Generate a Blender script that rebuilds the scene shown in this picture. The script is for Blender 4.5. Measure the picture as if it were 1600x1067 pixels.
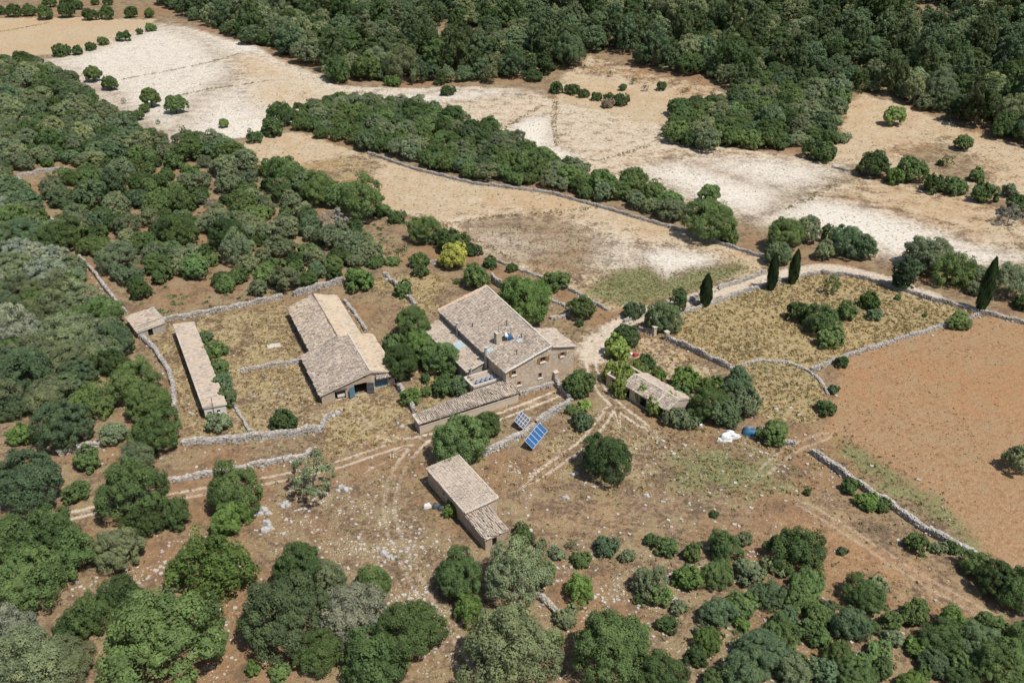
import bpy, math, random
import numpy as np
from mathutils import Vector, Matrix

for _o in list(bpy.data.objects):
    bpy.data.objects.remove(_o)
scene = bpy.context.scene
COL = scene.collection

# ------------------------------------------------------------------ camera
CAM_H, PITCH, FPX = 75.0, math.radians(30.0), 1400.0      # drone 75 m up, looking 30 deg down
cam = bpy.data.cameras.new('camera')
cam.sensor_width = 36.0
cam.lens = 36.0 * FPX / 1600.0
cam.clip_start, cam.clip_end = 1.0, 9000.0
cam_o = bpy.data.objects.new('camera', cam)
COL.objects.link(cam_o)
cam_o.location = (0, 0, CAM_H)
cam_o.rotation_euler = (math.radians(90) - PITCH, 0, 0)
scene.camera = cam_o

# ------------------------------------------------------------------ sky and sun
SUN_EL, SUN_DIR = math.radians(62), Vector((0.74, -0.67, 0)).normalized()
world = bpy.data.worlds.new('World')
scene.world = world
world.use_nodes = True
wt = world.node_tree
bg = wt.nodes['Background']
sky = wt.nodes.new('ShaderNodeTexSky')
sky.sky_type = 'NISHITA'
sky.sun_disc = False
sky.sun_elevation = SUN_EL
sky.sun_rotation = math.atan2(SUN_DIR.x, SUN_DIR.y)
sky.altitude = 100
sky.dust_density = 1.5
wt.links.new(sky.outputs[0], bg.inputs[0])
bg.inputs[1].default_value = 0.10
sun = bpy.data.lights.new('sun', 'SUN')
sun.energy = 4.7
sun.angle = math.radians(0.53)
sun.color = (1.0, 0.955, 0.89)
sun_o = bpy.data.objects.new('sun', sun)
COL.objects.link(sun_o)
sun_o.location = (0, 100, 200)
sd = Vector((SUN_DIR.x * math.cos(SUN_EL), SUN_DIR.y * math.cos(SUN_EL), math.sin(SUN_EL)))
sun_o.rotation_euler = (-sd).to_track_quat('-Z', 'Y').to_euler()
vs = scene.view_settings
vs.view_transform = 'Standard'
vs.look = 'None'
vs.exposure = 0.0
vs.gamma = 1.0
vs.use_curve_mapping = False
scene.render.engine = 'CYCLES'
scene.cycles.max_bounces = 6
scene.cycles.transparent_max_bounces = 8
scene.cycles.use_denoising = True

# ------------------------------------------------------------------ helpers
rng = np.random.default_rng(7)
random.seed(7)

def H(x, y, m=np):
    """height of the land: nearly level round the farm, a wooded hill far behind"""
    d = (x - 140) * .42 + (y - 240) * .906
    e = (d - 10) / 14
    if m is math:
        sp = e if e > 30 else math.log1p(math.exp(e))
        s = 1 / (1 + math.exp(min(60, -(x + 60) / 25)))
    else:
        sp = np.where(e > 30, e, np.log1p(np.exp(np.minimum(e, 30))))
        s = 1 / (1 + np.exp(np.minimum(60, -(x + 60) / 25)))
    h = .15 * 14 * sp * s
    h = 70 * (1 - m.exp(-h / 70))
    f = 1 - m.exp(-((x / 55) ** 2 + ((y - 112) / 40) ** 2))
    return h + f * (.45 * m.sin(x * .045 + 1) * m.sin(y * .037) + .2 * m.sin(x * .11 + y * .07))

CP, SP = math.cos(PITCH), math.sin(PITCH)
def ray(px, py):
    r, u = (px - 800) / FPX, (533.5 - py) / FPX
    return (r, CP + u * SP, -SP + u * CP)
def at(px, py, dz=0.0):
    """the place on the land (plus dz) that the photograph shows at a pixel"""
    d = ray(px, py)
    t, dt = 40.0, 4.0
    while t < 3000:
        x, y, z = d[0] * t, d[1] * t, CAM_H + d[2] * t
        if z < H(x, y, math) + dz:
            break
        t += dt
    lo, hi = t - dt, t
    for _ in range(14):
        t = (lo + hi) / 2
        x, y, z = d[0] * t, d[1] * t, CAM_H + d[2] * t
        if z < H(x, y, math) + dz: hi = t
        else: lo = t
    return Vector((d[0] * t, d[1] * t, CAM_H + d[2] * t))
def px_per_m(p):
    return FPX / (p[1] * CP - (p[2] - CAM_H) * SP)

def tag(o, label=None, cat=None, group=None, kind=None):
    if label: o['label'] = label
    if cat: o['category'] = cat
    if group: o['group'] = group
    if kind: o['kind'] = kind
    return o
def empty(name, loc=(0, 0, 0), rz=0.0):
    o = bpy.data.objects.new(name, None)
    COL.objects.link(o)
    o.location = loc
    o.rotation_euler = (0, 0, rz)
    o.empty_display_size = .3
    return o
def np_mesh(name, V, Fq, mats, tint=None, smooth=False, mi=None):
    """mesh from numpy verts and equal-sized faces"""
    V = np.asarray(V, dtype=np.float32).reshape(-1, 3)
    Fq = np.asarray(Fq, dtype=np.int32)
    k = Fq.shape[1]
    me = bpy.data.meshes.new(name)
    me.vertices.add(len(V)); me.vertices.foreach_set('co', V.ravel())
    me.loops.add(Fq.size); me.loops.foreach_set('vertex_index', Fq.ravel())
    me.polygons.add(len(Fq)); me.polygons.foreach_set('loop_start', np.arange(0, Fq.size, k, dtype=np.int32))
    try: me.polygons.foreach_set('loop_total', np.full(len(Fq), k, dtype=np.int32))
    except Exception: pass
    me.polygons.foreach_set('use_smooth', np.full(len(Fq), smooth, dtype=bool))
    for m in (mats if isinstance(mats, (list, tuple)) else [mats]): me.materials.append(m)
    if mi is not None: me.polygons.foreach_set('material_index', np.asarray(mi, dtype=np.int32))
    if tint is not None:
        a = me.attributes.new('tint', 'FLOAT', 'FACE')
        a.data.foreach_set('value', np.asarray(tint, dtype=np.float32))
    me.update(calc_edges=True)
    return me
def link(name, me, parent=None):
    o = bpy.data.objects.new(name, me)
    COL.objects.link(o)
    if parent: o.parent = parent
    return o

class MB:
    """collects polygons, then becomes one mesh object"""
    def __init__(s): s.v, s.f, s.t = [], [], []
    def poly(s, pts, t=.5):
        n = len(s.v); s.v += [tuple(p) for p in pts]; s.f.append(tuple(range(n, n + len(pts)))); s.t.append(t)
    def hexa(s, p, t=.5):
        """8 points: bottom ring 0-3, top ring 4-7"""
        n = len(s.v); s.v += [tuple(q) for q in p]
        for q in ((3, 2, 1, 0), (4, 5, 6, 7), (0, 1, 5, 4), (1, 2, 6, 5), (2, 3, 7, 6), (3, 0, 4, 7)):
            s.f.append(tuple(n + i for i in q)); s.t.append(t)
    def box(s, c, d, M=None, t=.5):
        x, y, z = d[0] / 2, d[1] / 2, d[2] / 2
        P = [Vector(q) for q in ((-x, -y, -z), (x, -y, -z), (x, y, -z), (-x, y, -z), (-x, -y, z), (x, -y, z), (x, y, z), (-x, y, z))]
        if M: P = [M @ q for q in P]
        s.hexa([q + Vector(c) for q in P], t)
    def tube(s, a, b, r0, r1=None, n=8, t=.5, cap=True):
        a, b = Vector(a), Vector(b); r1 = r0 if r1 is None else r1
        d = (b - a).normalized(); u = d.orthogonal().normalized(); w = d.cross(u)
        i0 = len(s.v)
        for c, r in ((a, r0), (b, r1)):
            for k in range(n):
                q = c + (u * math.cos(2 * math.pi * k / n) + w * math.sin(2 * math.pi * k / n)) * r
                s.v.append(tuple(q))
        for k in range(n):
            s.f.append((i0 + k, i0 + (k + 1) % n, i0 + n + (k + 1) % n, i0 + n + k)); s.t.append(t)
        if cap:
            s.f.append(tuple(i0 + n + k for k in range(n))); s.t.append(t)
            s.f.append(tuple(i0 + n - 1 - k for k in range(n))); s.t.append(t)
    def lathe(s, c, prof, n=12, t=.5):
        i0 = len(s.v)
        for r, z in prof:
            for k in range(n):
                s.v.append((c[0] + r * math.cos(2 * math.pi * k / n), c[1] + r * math.sin(2 * math.pi * k / n), c[2] + z))
        for j in range(len(prof) - 1):
            for k in range(n):
                s.f.append((i0 + j * n + k, i0 + j * n + (k + 1) % n, i0 + (j + 1) * n + (k + 1) % n, i0 + (j + 1) * n + k)); s.t.append(t)
        s.f.append(tuple(i0 + (len(prof) - 1) * n + k for k in range(n))); s.t.append(t)
    def build(s, name, mat, parent=None, smooth=False):
        me = bpy.data.meshes.new(name)
        me.from_pydata(s.v, [], s.f)
        me.materials.append(mat)
        a = me.attributes.new('tint', 'FLOAT', 'FACE'); a.data.foreach_set('value', s.t)
        if smooth: me.polygons.foreach_set('use_smooth', [True] * len(s.f))
        me.update()
        return link(name, me, parent)

# ------------------------------------------------------------------ materials
class G:
    def __init__(s, name):
        s.m = bpy.data.materials.new(name); s.m.use_nodes = True; s.t = s.m.node_tree
        s.b = s.t.nodes['Principled BSDF']; s.out = s.t.nodes['Material Output']
        s.b.inputs['Specular IOR Level'].default_value = .25
        s.geo = None
    def n(s, typ, ins=None, **props):
        nd = s.t.nodes.new('ShaderNode' + typ)
        for k, v in props.items(): setattr(nd, k, v)
        for k, v in (ins or {}).items(): s.put(nd.inputs[k], v)
        return nd
    def put(s, sock, v):
        if isinstance(v, bpy.types.NodeSocket): s.t.links.new(v, sock)
        else: sock.default_value = v
    def math(s, op, a, b=0.0, clamp=False):
        return s.n('Math', {0: a, 1: b}, operation=op, use_clamp=clamp).outputs[0]
    def mix(s, f, a, b, blend='MIX'):
        c = lambda v: (*v, 1.0) if isinstance(v, tuple) and len(v) == 3 else v
        return s.n('Mix', {0: f, 6: c(a), 7: c(b)}, data_type='RGBA', blend_type=blend).outputs[2]
    def pos(s):
        if not s.geo: s.geo = s.n('NewGeometry')
        return s.geo.outputs['Position']
    def noise(s, scale, detail=3.0, rough=.55, vec=None, col=False):
        nd = s.n('TexNoise', {'Scale': scale, 'Detail': detail, 'Roughness': rough, 'Vector': vec or s.pos()})
        return nd.outputs[1 if col else 0]
    def vor(s, scale, out='Distance', vec=None, feature='F1', rnd=1.0):
        return s.n('TexVoronoi', {'Scale': scale, 'Randomness': rnd, 'Vector': vec or s.pos()}, feature=feature).outputs[out]
    def vor2(s, scale):
        nd = s.n('TexVoronoi', {'Scale': scale, 'Vector': s.pos()})
        return nd.outputs['Distance'], s.n('SeparateColor', {0: nd.outputs['Color']}).outputs
    def step(s, v, lo, hi, to0=0.0, to1=1.0):
        nd = s.n('MapRange', {0: v, 1: lo, 2: hi, 3: to0, 4: to1}); nd.interpolation_type = 'SMOOTHSTEP'; return nd.outputs[0]
    def attr(s, name, out='Fac'):
        return s.n('Attribute', attribute_name=name).outputs[out]
    def bump(s, h, strength=.5, dist=.05):
        s.put(s.b.inputs['Normal'], s.n('Bump', {'Height': h, 'Strength': strength, 'Distance': dist}).outputs[0])
    def base(s, c, rough=.9):
        s.put(s.b.inputs['Base Color'], (*c, 1.0) if isinstance(c, tuple) else c)
        s.put(s.b.inputs['Roughness'], rough)
        return s

def plain(name, c, rough=.7, var=.12, scale=3.0, spec=.25, metal=0.0):
    g = G(name)
    n = g.noise(scale, 4)
    g.base(g.mix(n, tuple(v * (1 - var * 2) for v in c), tuple(min(1, v * (1 + var * 2)) for v in c)), rough)
    g.b.inputs['Specular IOR Level'].default_value = spec
    g.b.inputs['Metallic'].default_value = metal
    return g.m

def stone_mat(name, lo, hi, extra, scale=3.2, mortar=(.42, .36, .29)):
    """rubble masonry: uneven stones, sunk joints, patches of plaster"""
    g = G(name)
    warp = g.n('VectorMath', {0: g.pos(), 1: g.n('VectorMath', {0: g.noise(2.2, 2, col=True), 1: (.25, .25, .25)}, operation='MULTIPLY').outputs[0]}, operation='ADD').outputs[0]
    sc = g.n('VectorMath', {0: warp, 1: (1, 1, 1.7)}, operation='MULTIPLY').outputs[0]
    cell = g.vor(scale, 'Color', sc)
    edge = g.vor(scale, 'Distance', sc, 'DISTANCE_TO_EDGE')
    v = g.n('SeparateColor', {0: cell}).outputs[0]
    c = g.mix(v, lo, hi)
    c = g.mix(g.math('MULTIPLY', g.step(g.noise(.35, 4), .44, .60), .7), c, extra)
    c = g.mix(g.step(g.n('SeparateColor', {0: cell}).outputs[1], .8, .95), c, mortar)
    j = g.step(edge, .015, .06)
    c = g.mix(j, mortar, c)
    c = g.mix(g.math('MULTIPLY', g.step(g.noise(.8, 5, .65), .5, .75), .5), c, tuple(x * .72 for x in lo))
    g.base(c, .92)
    g.bump(g.math('ADD', g.math('MULTIPLY', j, .7), g.noise(9, 3)), .6, .06)
    return g.m

def tile_mat():
    g = G('roof_tile')
    t = g.attr('tint')
    r = g.n('ValToRGB', {0: t}); e = r.color_ramp.elements
    e[0].position, e[0].color = 0, (.24, .20, .17, 1)
    e[1].position, e[1].color = 1, (.61, .51, .365, 1)
    for p, c in ((.25, (.36, .305, .26, 1)), (.5, (.47, .40, .335, 1)), (.68, (.56, .485, .41, 1)), (.8, (.53, .40, .30, 1)), (.9, (.56, .465, .335, 1))):
        k = e.new(p); k.color = c
    n = g.noise(14, 4, .7)
    c = g.mix(.75, r.outputs[0], g.mix(n, (.5, .5, .5), (1.25, 1.2, 1.1)), 'MULTIPLY')
    c = g.mix(g.math('MULTIPLY', g.step(g.noise(.5, 4), .5, .72), .4), c, (.30, .265, .225))
    g.base(c, .9)
    g.bump(n, .3, .02)
    return g.m

M = {}
M['tile'] = tile_mat()
M['masonry'] = stone_mat('house_masonry', (.37, .285, .20), (.67, .56, .43), (.60, .43, .28))
M['barn_masonry'] = stone_mat('barn_masonry', (.36, .28, .20), (.52, .42, .31), (.46, .31, .20))
M['grey_masonry'] = stone_mat('grey_masonry', (.30, .275, .25), (.48, .45, .41), (.36, .30, .235))
M['render'] = plain('lime_render', (.50, .42, .33), .9, .13, 1.4)
M['white_render'] = plain('white_render', (.62, .59, .54), .9, .1, 2)
M['mortar'] = plain('mortar_edge', (.52, .46, .385), .92, .14, 2.5)
M['terrace_floor'] = plain('terrace_floor', (.37, .31, .25), .9, .15, 2)
M['verge'] = plain('terracotta_verge', (.56, .40, .29), .9, .15, 3)
M['wood'] = plain('shutter_wood', (.29, .145, .06), .7, .2, 6)
M['old_wood'] = plain('weathered_wood', (.16, .12, .085), .8, .25, 5)
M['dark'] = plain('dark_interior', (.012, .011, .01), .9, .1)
M['glass'] = plain('window_glass', (.02, .024, .028), .12, .1, 2, .5)
M['blue_door'] = plain('faded_blue_paint', (.10, .20, .27), .75, .2, 2)
M['grey_door'] = plain('grey_grille', (.11, .12, .13), .6, .2, 3)
M['metal'] = plain('galvanised_metal', (.42, .42, .40), .5, .12, 4, .5, .3)
M['flue'] = plain('fibre_cement_flue', (.44, .42, .38), .85, .12, 4)
M['black'] = plain('black_paint', (.03, .03, .032), .6, .2)
M['white'] = plain('white_plastic', (.66, .66, .645), .5, .06, 3)
M['sheet'] = plain('translucent_sheet', (.42, .50, .52), .35, .15, 2, .4)
M['panel_blue'] = plain('solar_cell_blue', (.03, .105, .25), .3, .12, 3, .5)
M['panel_grey'] = plain('solar_cell_grey', (.105, .12, .155), .2, .12, 3, .5)
M['alu'] = plain('aluminium', (.52, .54, .56), .4, .06, 4, .5, .2)
M['jar'] = plain('blue_glaze', (.20, .27, .38), .25, .15, 4, .5)
M['tarp_blue'] = plain('blue_tarpaulin', (.035, .12, .20), .5, .25, 3)
M['tarp_grey'] = plain('grey_tarpaulin', (.20, .185, .17), .7, .2, 3)
M['sack_dark'] = plain('dark_sack', (.07, .085, .09), .5, .3, 4)
M['red'] = plain('red_cloth', (.36, .045, .06), .7, .15, 4)
M['rock'] = plain('grey_rock', (.40, .385, .365), .9, .22, 2.2)
M['bark'] = plain('bark', (.11, .085, .065), .95, .25, 3)
M['bark_grey'] = plain('grey_bark', (.25, .225, .20), .95, .25, 3)

def leaf_mat(name, obj_color=True, fixed=None, transl=.22):
    g = G(name)
    oi = g.n('ObjectInfo')
    t = g.attr('tint')
    c0 = oi.outputs['Color'] if obj_color else (*fixed, 1.0)
    v = g.math('ADD', g.math('MULTIPLY', t, .85), .58)
    v = g.math('MULTIPLY', v, g.math('ADD', g.math('MULTIPLY', oi.outputs['Random'], .46), .77))
    comb = g.n('CombineColor', {0: v, 1: v, 2: v}).outputs[0]
    c = g.mix(1.0, c0, comb, 'MULTIPLY')
    warm = g.mix(1.0, c, (1.16, 1.05, .82), 'MULTIPLY')
    c = g.mix(g.math('MULTIPLY', g.step(t, .45, 1.0), .6), c, warm)
    g.base(c, .55)
    g.b.inputs['Specular IOR Level'].default_value = .10
    tr = g.n('BsdfTranslucent', {0: g.mix(1.0, c, (1.5, 1.55, .8), 'MULTIPLY')})
    ms = g.n('MixShader', {0: transl, 1: g.b.outputs[0], 2: tr.outputs[0]})
    g.t.links.new(ms.outputs[0], g.out.inputs[0])
    return g.m
M['leaf'] = leaf_mat('foliage')
# ------------------------------------------------------------------ the land
def world_poly(pts):
    return np.array([at(x, y)[:2] for x, y in pts])
def sdist(P, X, Y):
    """signed distance to a polygon, positive inside"""
    best = np.full(X.shape, 1e9); inside = np.zeros(X.shape, bool)
    lo, hi = P.min(0) - 30, P.max(0) + 30
    sel = (X > lo[0]) & (X < hi[0]) & (Y > lo[1]) & (Y < hi[1])
    x, y = X[sel], Y[sel]
    b = np.full(x.shape, 1e9); ins = np.zeros(x.shape, bool)
    for i in range(len(P)):
        a, c = P[i - 1], P[i]
        e = c - a; L = max(1e-9, e @ e)
        t = np.clip(((x - a[0]) * e[0] + (y - a[1]) * e[1]) / L, 0, 1)
        b = np.minimum(b, np.hypot(x - a[0] - t * e[0], y - a[1] - t * e[1]))
        with np.errstate(divide='ignore', invalid='ignore'):
            cr = ((a[1] > y) != (c[1] > y)) & (x < (c[0] - a[0]) * (y - a[1]) / (c[1] - a[1] + 1e-12) + a[0])
        ins ^= cr
    best[sel] = b; inside[sel] = ins
    return np.where(inside, best, -best)
def ldist(P, X, Y):
    """distance to a polyline"""
    best = np.full(X.shape, 1e9)
    lo, hi = P.min(0) - 15, P.max(0) + 15
    sel = (X > lo[0]) & (X < hi[0]) & (Y > lo[1]) & (Y < hi[1])
    x, y = X[sel], Y[sel]; b = np.full(x.shape, 1e9)
    for i in range(1, len(P)):
        a, c = P[i - 1], P[i]; e = c - a; L = max(1e-9, e @ e)
        t = np.clip(((x - a[0]) * e[0] + (y - a[1]) * e[1]) / L, 0, 1)
        b = np.minimum(b, np.hypot(x - a[0] - t * e[0], y - a[1] - t * e[1]))
    best[sel] = b
    return best
def side_dist(tracks, X, Y):
    """distance to the nearest track's middle line, signed by side"""
    best = np.full(X.shape, 9.0)
    for *_, P in tracks:
        lo, hi = P.min(0) - 9, P.max(0) + 9
        sel = (X > lo[0]) & (X < hi[0]) & (Y > lo[1]) & (Y < hi[1]); x, y = X[sel], Y[sel]; b = best[sel]
        for i in range(1, len(P)):
            a, c = P[i - 1], P[i]; e = c - a; L = e @ e
            t = np.clip(((x - a[0]) * e[0] + (y - a[1]) * e[1]) / L, 0, 1)
            d = np.hypot(x - a[0] - t * e[0], y - a[1] - t * e[1]); s = np.where(e[0] * (y - a[1]) - e[1] * (x - a[0]) > 0, 1, -1)
            b = np.where(d < np.abs(b), d * s, b)
        best[sel] = b
    return best
def sm(v, a, b):
    t = np.clip((v - a) / (b - a), 0, 1); return t * t * (3 - 2 * t)

CH = dict(red=0, pale=1, straw=2, green=3, track=4, stony=5, tan=6, wood=7)
# each area: name, channel weights, soft edge in metres, outline in photograph pixels
FIELDS = [
 ('field', 'broad pale chalky field', dict(pale=.85, tan=.45), 1.4, [(62,97),(150,71),(250,37),(300,44),(350,60),(400,72),(440,95),(500,118),(525,134),(600,137),(690,139),(640,150),(560,152),(470,187),(420,203),(395,215),(350,218),(290,228),(250,218),(215,193),(160,168),(143,138),(100,118)]),
 ('field', 'golden stubble field', dict(tan=.95, straw=.30), 2, [(-60,27),(70,28),(246,30),(228,46),(160,70),(90,85),(-60,90)]),
 ('field', 'long tan field with a grassy lower end', dict(tan=.9, pale=.12), 1.2, [(362,236),(410,210),(470,207),(540,232),(640,262),(740,288),(860,303),(960,330),(1080,365),(1197,405),(1192,425),(1100,450),(990,478),(955,486),(900,457),(860,442),(800,415),(740,382),(680,352),(640,337),(600,337),(590,312),(540,292),(480,277),(420,267),(398,256)]),
 ('field', 'pale fields between the groves', dict(tan=.7, pale=.38), 1.4, [(600,166),(690,140),(760,140),(850,148),(870,158),(960,176),(1030,190),(1050,218),(1200,238),(1310,257),(1318,276),(1228,326),(1180,345),(1130,330),(1090,340),(1050,325),(990,300),(940,285),(860,245),(790,215),(720,195),(650,175)]),
 ('field', 'orange field whitening to the near side', dict(tan=.8, red=.15), 1.2, [(1215,330),(1340,277),(1400,285),(1500,300),(1560,322),(1620,365),(1640,400),(1560,415),(1420,408),(1330,378),(1250,352),(1190,350)]),
 ('field', 'small tan field under the wood', dict(tan=.9, red=.25), 3, [(878,117),(922,87),(1000,110),(1157,148),(1120,182),(1050,197),(960,178),(868,157)]),
 ('field', 'tan corner field with a few trees', dict(tan=.8, green=.1), 3, [(1305,222),(1320,165),(1345,146),(1400,160),(1480,190),(1550,216),(1640,245),(1640,330),(1560,310),(1480,287),(1350,262),(1285,252)]),
 ('field', 'walled enclosure of tall dry grass', dict(straw=1.0), 1, [(1012,512),(1060,490),(1100,474),(1200,440),(1280,424),(1340,432),(1450,468),(1522,487),(1440,517),(1350,547),(1265,579),(1240,566),(1190,563),(1140,572),(1080,548)]),
 ('field', 'red earth field', dict(red=1.0), 2, [(1312,562),(1400,527),(1530,494),(1640,505),(1700,880),(1580,890),(1540,868),(1480,828),(1400,772),(1330,735),(1280,690),(1302,640),(1312,600)]),
 ('field', 'round threshing floor', dict(straw=.75, green=.3), 1, [(1140,577),(1185,564),(1230,567),(1267,582),(1292,608),(1293,640),(1275,660),(1235,662),(1195,650),(1150,620)]),
]
PATCH = [
 (dict(tan=.9), 9, [(330,92),(400,82),(500,118),(525,134),(600,140),(520,158),(450,182),(390,168),(360,120)]),
 (dict(pale=.6), 6, [(690,345),(800,333),(920,350),(1000,375),(1125,402),(1110,430),(1000,440),(880,425),(780,400)]),
 (dict(red=.45, tan=.7), 6, [(1345,280),(1400,287),(1500,302),(1560,324),(1620,370),(1640,398),(1560,392),(1480,365),(1400,335),(1330,312)]),
 (dict(pale=.85), 5, [(560,150),(640,143),(760,140),(830,145),(700,160),(620,168)]),
 (dict(pale=.8), 6, [(1040,245),(1200,243),(1310,262),(1300,280),(1228,322),(1150,300)]),
 (dict(pale=.75), 6, [(62,97),(150,71),(250,37),(330,60),(380,110),(330,150),(290,200),(250,215),(215,193),(160,168),(143,138)]),
 (dict(pale=.9), 3, [(150,140),(175,150),(215,200),(290,215),(300,228),(250,218),(215,193),(160,168)]),
 (dict(pale=.8), 4, [(740,365),(800,350),(880,355),(910,385),(880,415),(810,410),(760,392)]),
 (dict(pale=.95), 3, [(990,395),(1040,388),(1110,398),(1120,418),(1060,425),(1055,440),(1035,438),(1020,420)]),
 (dict(green=1.0), 4, [(915,455),(960,425),(1010,420),(1040,440),(1080,425),(1150,412),(1165,420),(1100,448),(990,476),(950,474)]),
 (dict(green=.22), 6, [(740,345),(860,335),(930,370),(930,430),(880,440),(800,412)]),
 (dict(pale=1.0), 3, [(785,205),(820,185),(860,180),(868,230),(910,245),(870,250),(800,225)]),
 (dict(pale=.9), 5, [(975,265),(1060,250),(1180,285),(1230,300),(1230,335),(1170,340),(1100,320),(1040,290)]),
 (dict(pale=1.0), 5, [(1190,345),(1260,310),(1330,320),(1420,345),(1520,385),(1600,400),(1560,414),(1420,408),(1330,378),(1250,352)]),
 (dict(green=.3), 5, [(1380,230),(1480,215),(1560,260),(1560,300),(1450,280)]),
 (dict(red=.55), 5, [(880,115),(925,88),(960,100),(1150,148),(1120,160),(1000,128),(920,118)]),
 (dict(straw=.5, stony=.25), 1, [(235,512),(330,492),(445,470),(480,560),(495,620),(500,668),(390,682),(290,690),(272,620)]),
 (dict(straw=.6), 2, [(620,470),(560,440),(650,420),(700,430),(690,480),(640,495)]),
 (dict(straw=.8), 1.5, [(655,580),(690,575),(700,615),(672,640),(650,610)]),
 (dict(straw=.55, track=.18), 2, [(500,640),(560,600),(640,615),(660,660),(620,690),(520,720),(490,690)]),
 (dict(straw=.3, tan=.5), 1, [(985,540),(1010,522),(1060,545),(1130,580),(1060,600),(1000,585)]),
 (dict(track=.75), 2, [(895,545),(920,515),(975,495),(985,515),(955,540),(945,570),(905,572)]),
 (dict(stony=.85), 4, [(520,760),(600,730),(650,780),(690,880),(720,960),(700,1040),(640,1060),(600,960),(560,880),(470,870),(420,820)]),
 (dict(stony=.8), 3, [(200,830),(300,850),(270,900),(230,950),(130,930),(110,960),(130,900)]),
 (dict(stony=.8), 3, [(320,950),(390,960),(380,1060),(290,1067)]),
 (dict(stony=.55), 5, [(860,860),(1000,870),(1200,880),(1100,1000),(900,1000),(830,960)]),
 (dict(stony=.55), 5, [(1080,980),(1300,970),(1330,1067),(1020,1067)]),
 (dict(straw=.35, stony=.3), 4, [(880,640),(1000,660),(1240,690),(1300,780),(1200,830),(1000,820),(800,800),(760,740)]),
 (dict(red=.45), 5, [(790,780),(900,760),(1010,770),(1010,840),(940,850),(820,830)]),
 (dict(red=.5), 6, [(1180,800),(1300,780),(1500,880),(1600,960),(1580,1000),(1440,960),(1240,900)]),
 (dict(green=.75), 5, [(1040,710),(1120,690),(1200,720),(1250,760),(1150,780),(1060,770)]),
 (dict(green=.75), 3, [(1285,690),(1320,680),(1400,730),(1480,790),(1540,850),(1520,860),(1420,790),(1330,730)]),
 (dict(red=.5), 4, [(120,440),(150,455),(150,480),(125,475)]),
 (dict(straw=.5), 3, [(540,240),(600,250),(560,330),(640,410),(600,415),(500,330),(400,270)]),
]
LINES = [[(185,126),(260,112),(330,97),(375,84)], [(270,152),(330,139),(420,126)], [(848,165),(805,190),(780,205)], [(868,158),(866,195),(868,228)], [(940,250),(985,238),(1012,228)], [(1026,222),(1034,198)], [(1226,328),(1262,312),(1312,284)],
         [(690,352),(760,340),(880,330),(930,325)], [(1100,120),(1060,150)], [(0,50),(40,43),(75,36)], [(655,335),(720,365),(790,400)]]
TRACKS = [
 ('dirt_track', 2.0, .95, [(925,560),(935,535),(960,512),(1000,493),(1080,468),(1170,442),(1240,425),(1300,419),(1370,434),(1410,449),(1455,463)]),
 ('dirt_track', 1.3, .8, [(918,548),(928,585),(942,612),(962,632),(985,650),(1002,662)]),
 ('dirt_track', 1.3, .7, [(952,640),(944,654),(930,672),(905,698),(870,722),(835,748)]),
 ('dirt_track', 1.3, .9, [(878,612),(800,643),(735,668),(690,680)]),
 ('dirt_track', 1.4, .65, [(690,680),(640,690),(580,708),(520,728),(430,748),(330,765),(262,778)]),
 ('dirt_track', 1.2, .3, [(640,692),(600,680),(560,655),(555,625)]),
 ('dirt_track', 1.2, .25, [(660,688),(625,730),(608,790),(618,840),(640,885),(662,930),(690,990),(725,1040),(740,1075)]),
 ('dirt_track', 1.3, .85, [(-20,835),(60,816),(150,796),(200,780)]),
 ('dirt_track', 2.0, .7, [(375,188),(450,170),(540,155),(620,144),(700,138),(800,141)]),
 ('dirt_track', 1.2, .35, [(1190,740),(1232,705),(1290,680)]),
 ('dirt_track', 1.2, .25, [(1260,790),(1340,840),(1440,905),(1540,960)]),
]
FIELD_P = [(n, lab, w, e, world_poly(p)) for n, lab, w, e, p in FIELDS]
PATCH_P = [(w, e, world_poly(p)) for w, e, p in PATCH]
def smooth_line(P, k=6):
    Q = np.vstack([2 * P[0] - P[1], P, 2 * P[-1] - P[-2]]); out = []
    for i in range(1, len(Q) - 2):
        for t in np.linspace(0, 1, k, endpoint=False):
            a, b, c, d = Q[i - 1:i + 3]
            out.append(.5 * (2 * b + (c - a) * t + (2 * a - 5 * b + 4 * c - d) * t * t + (3 * b - a - 3 * c + d) * t ** 3))
    return np.array(out + [P[-1]])
TRACK_P = [(n, hw, w, smooth_line(world_poly(p))) for n, hw, w, p in TRACKS]
LINE_P = [world_poly(p) for p in LINES]
def weights(X, Y):
    W = np.zeros(X.shape + (8,))
    for n, lab, w, e, P in FIELD_P:
        k = sm(sdist(P, X, Y), -e, e)
        W *= (1 - k)[..., None] * np.ones(8)
        for c, v in w.items(): W[..., CH[c]] += v * k
    for w, e, P in PATCH_P:
        e2 = e * (2.2 if 'pale' in w else 1.2)
        k = sm(sdist(P, X, Y), -e2, e2)
        W *= (1 - .6 * k)[..., None] * np.ones(8)
        for c, v in w.items(): W[..., CH[c]] = np.maximum(W[..., CH[c]], v * k)
    for n, hw, w, P in TRACK_P:
        d = ldist(P, X, Y)
        if hw > 1.6: W[..., CH['track']] = np.maximum(W[..., CH['track']], w * sm(-d, -hw * 1.5, -hw * .5))
        else: W[..., CH['track']] = np.maximum(W[..., CH['track']], .36 * w * sm(-d, -2.2, -.6))
        W[..., 7] = np.maximum(W[..., 7], w * sm(-d, -4.5, -3.0))
    return W

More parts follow.
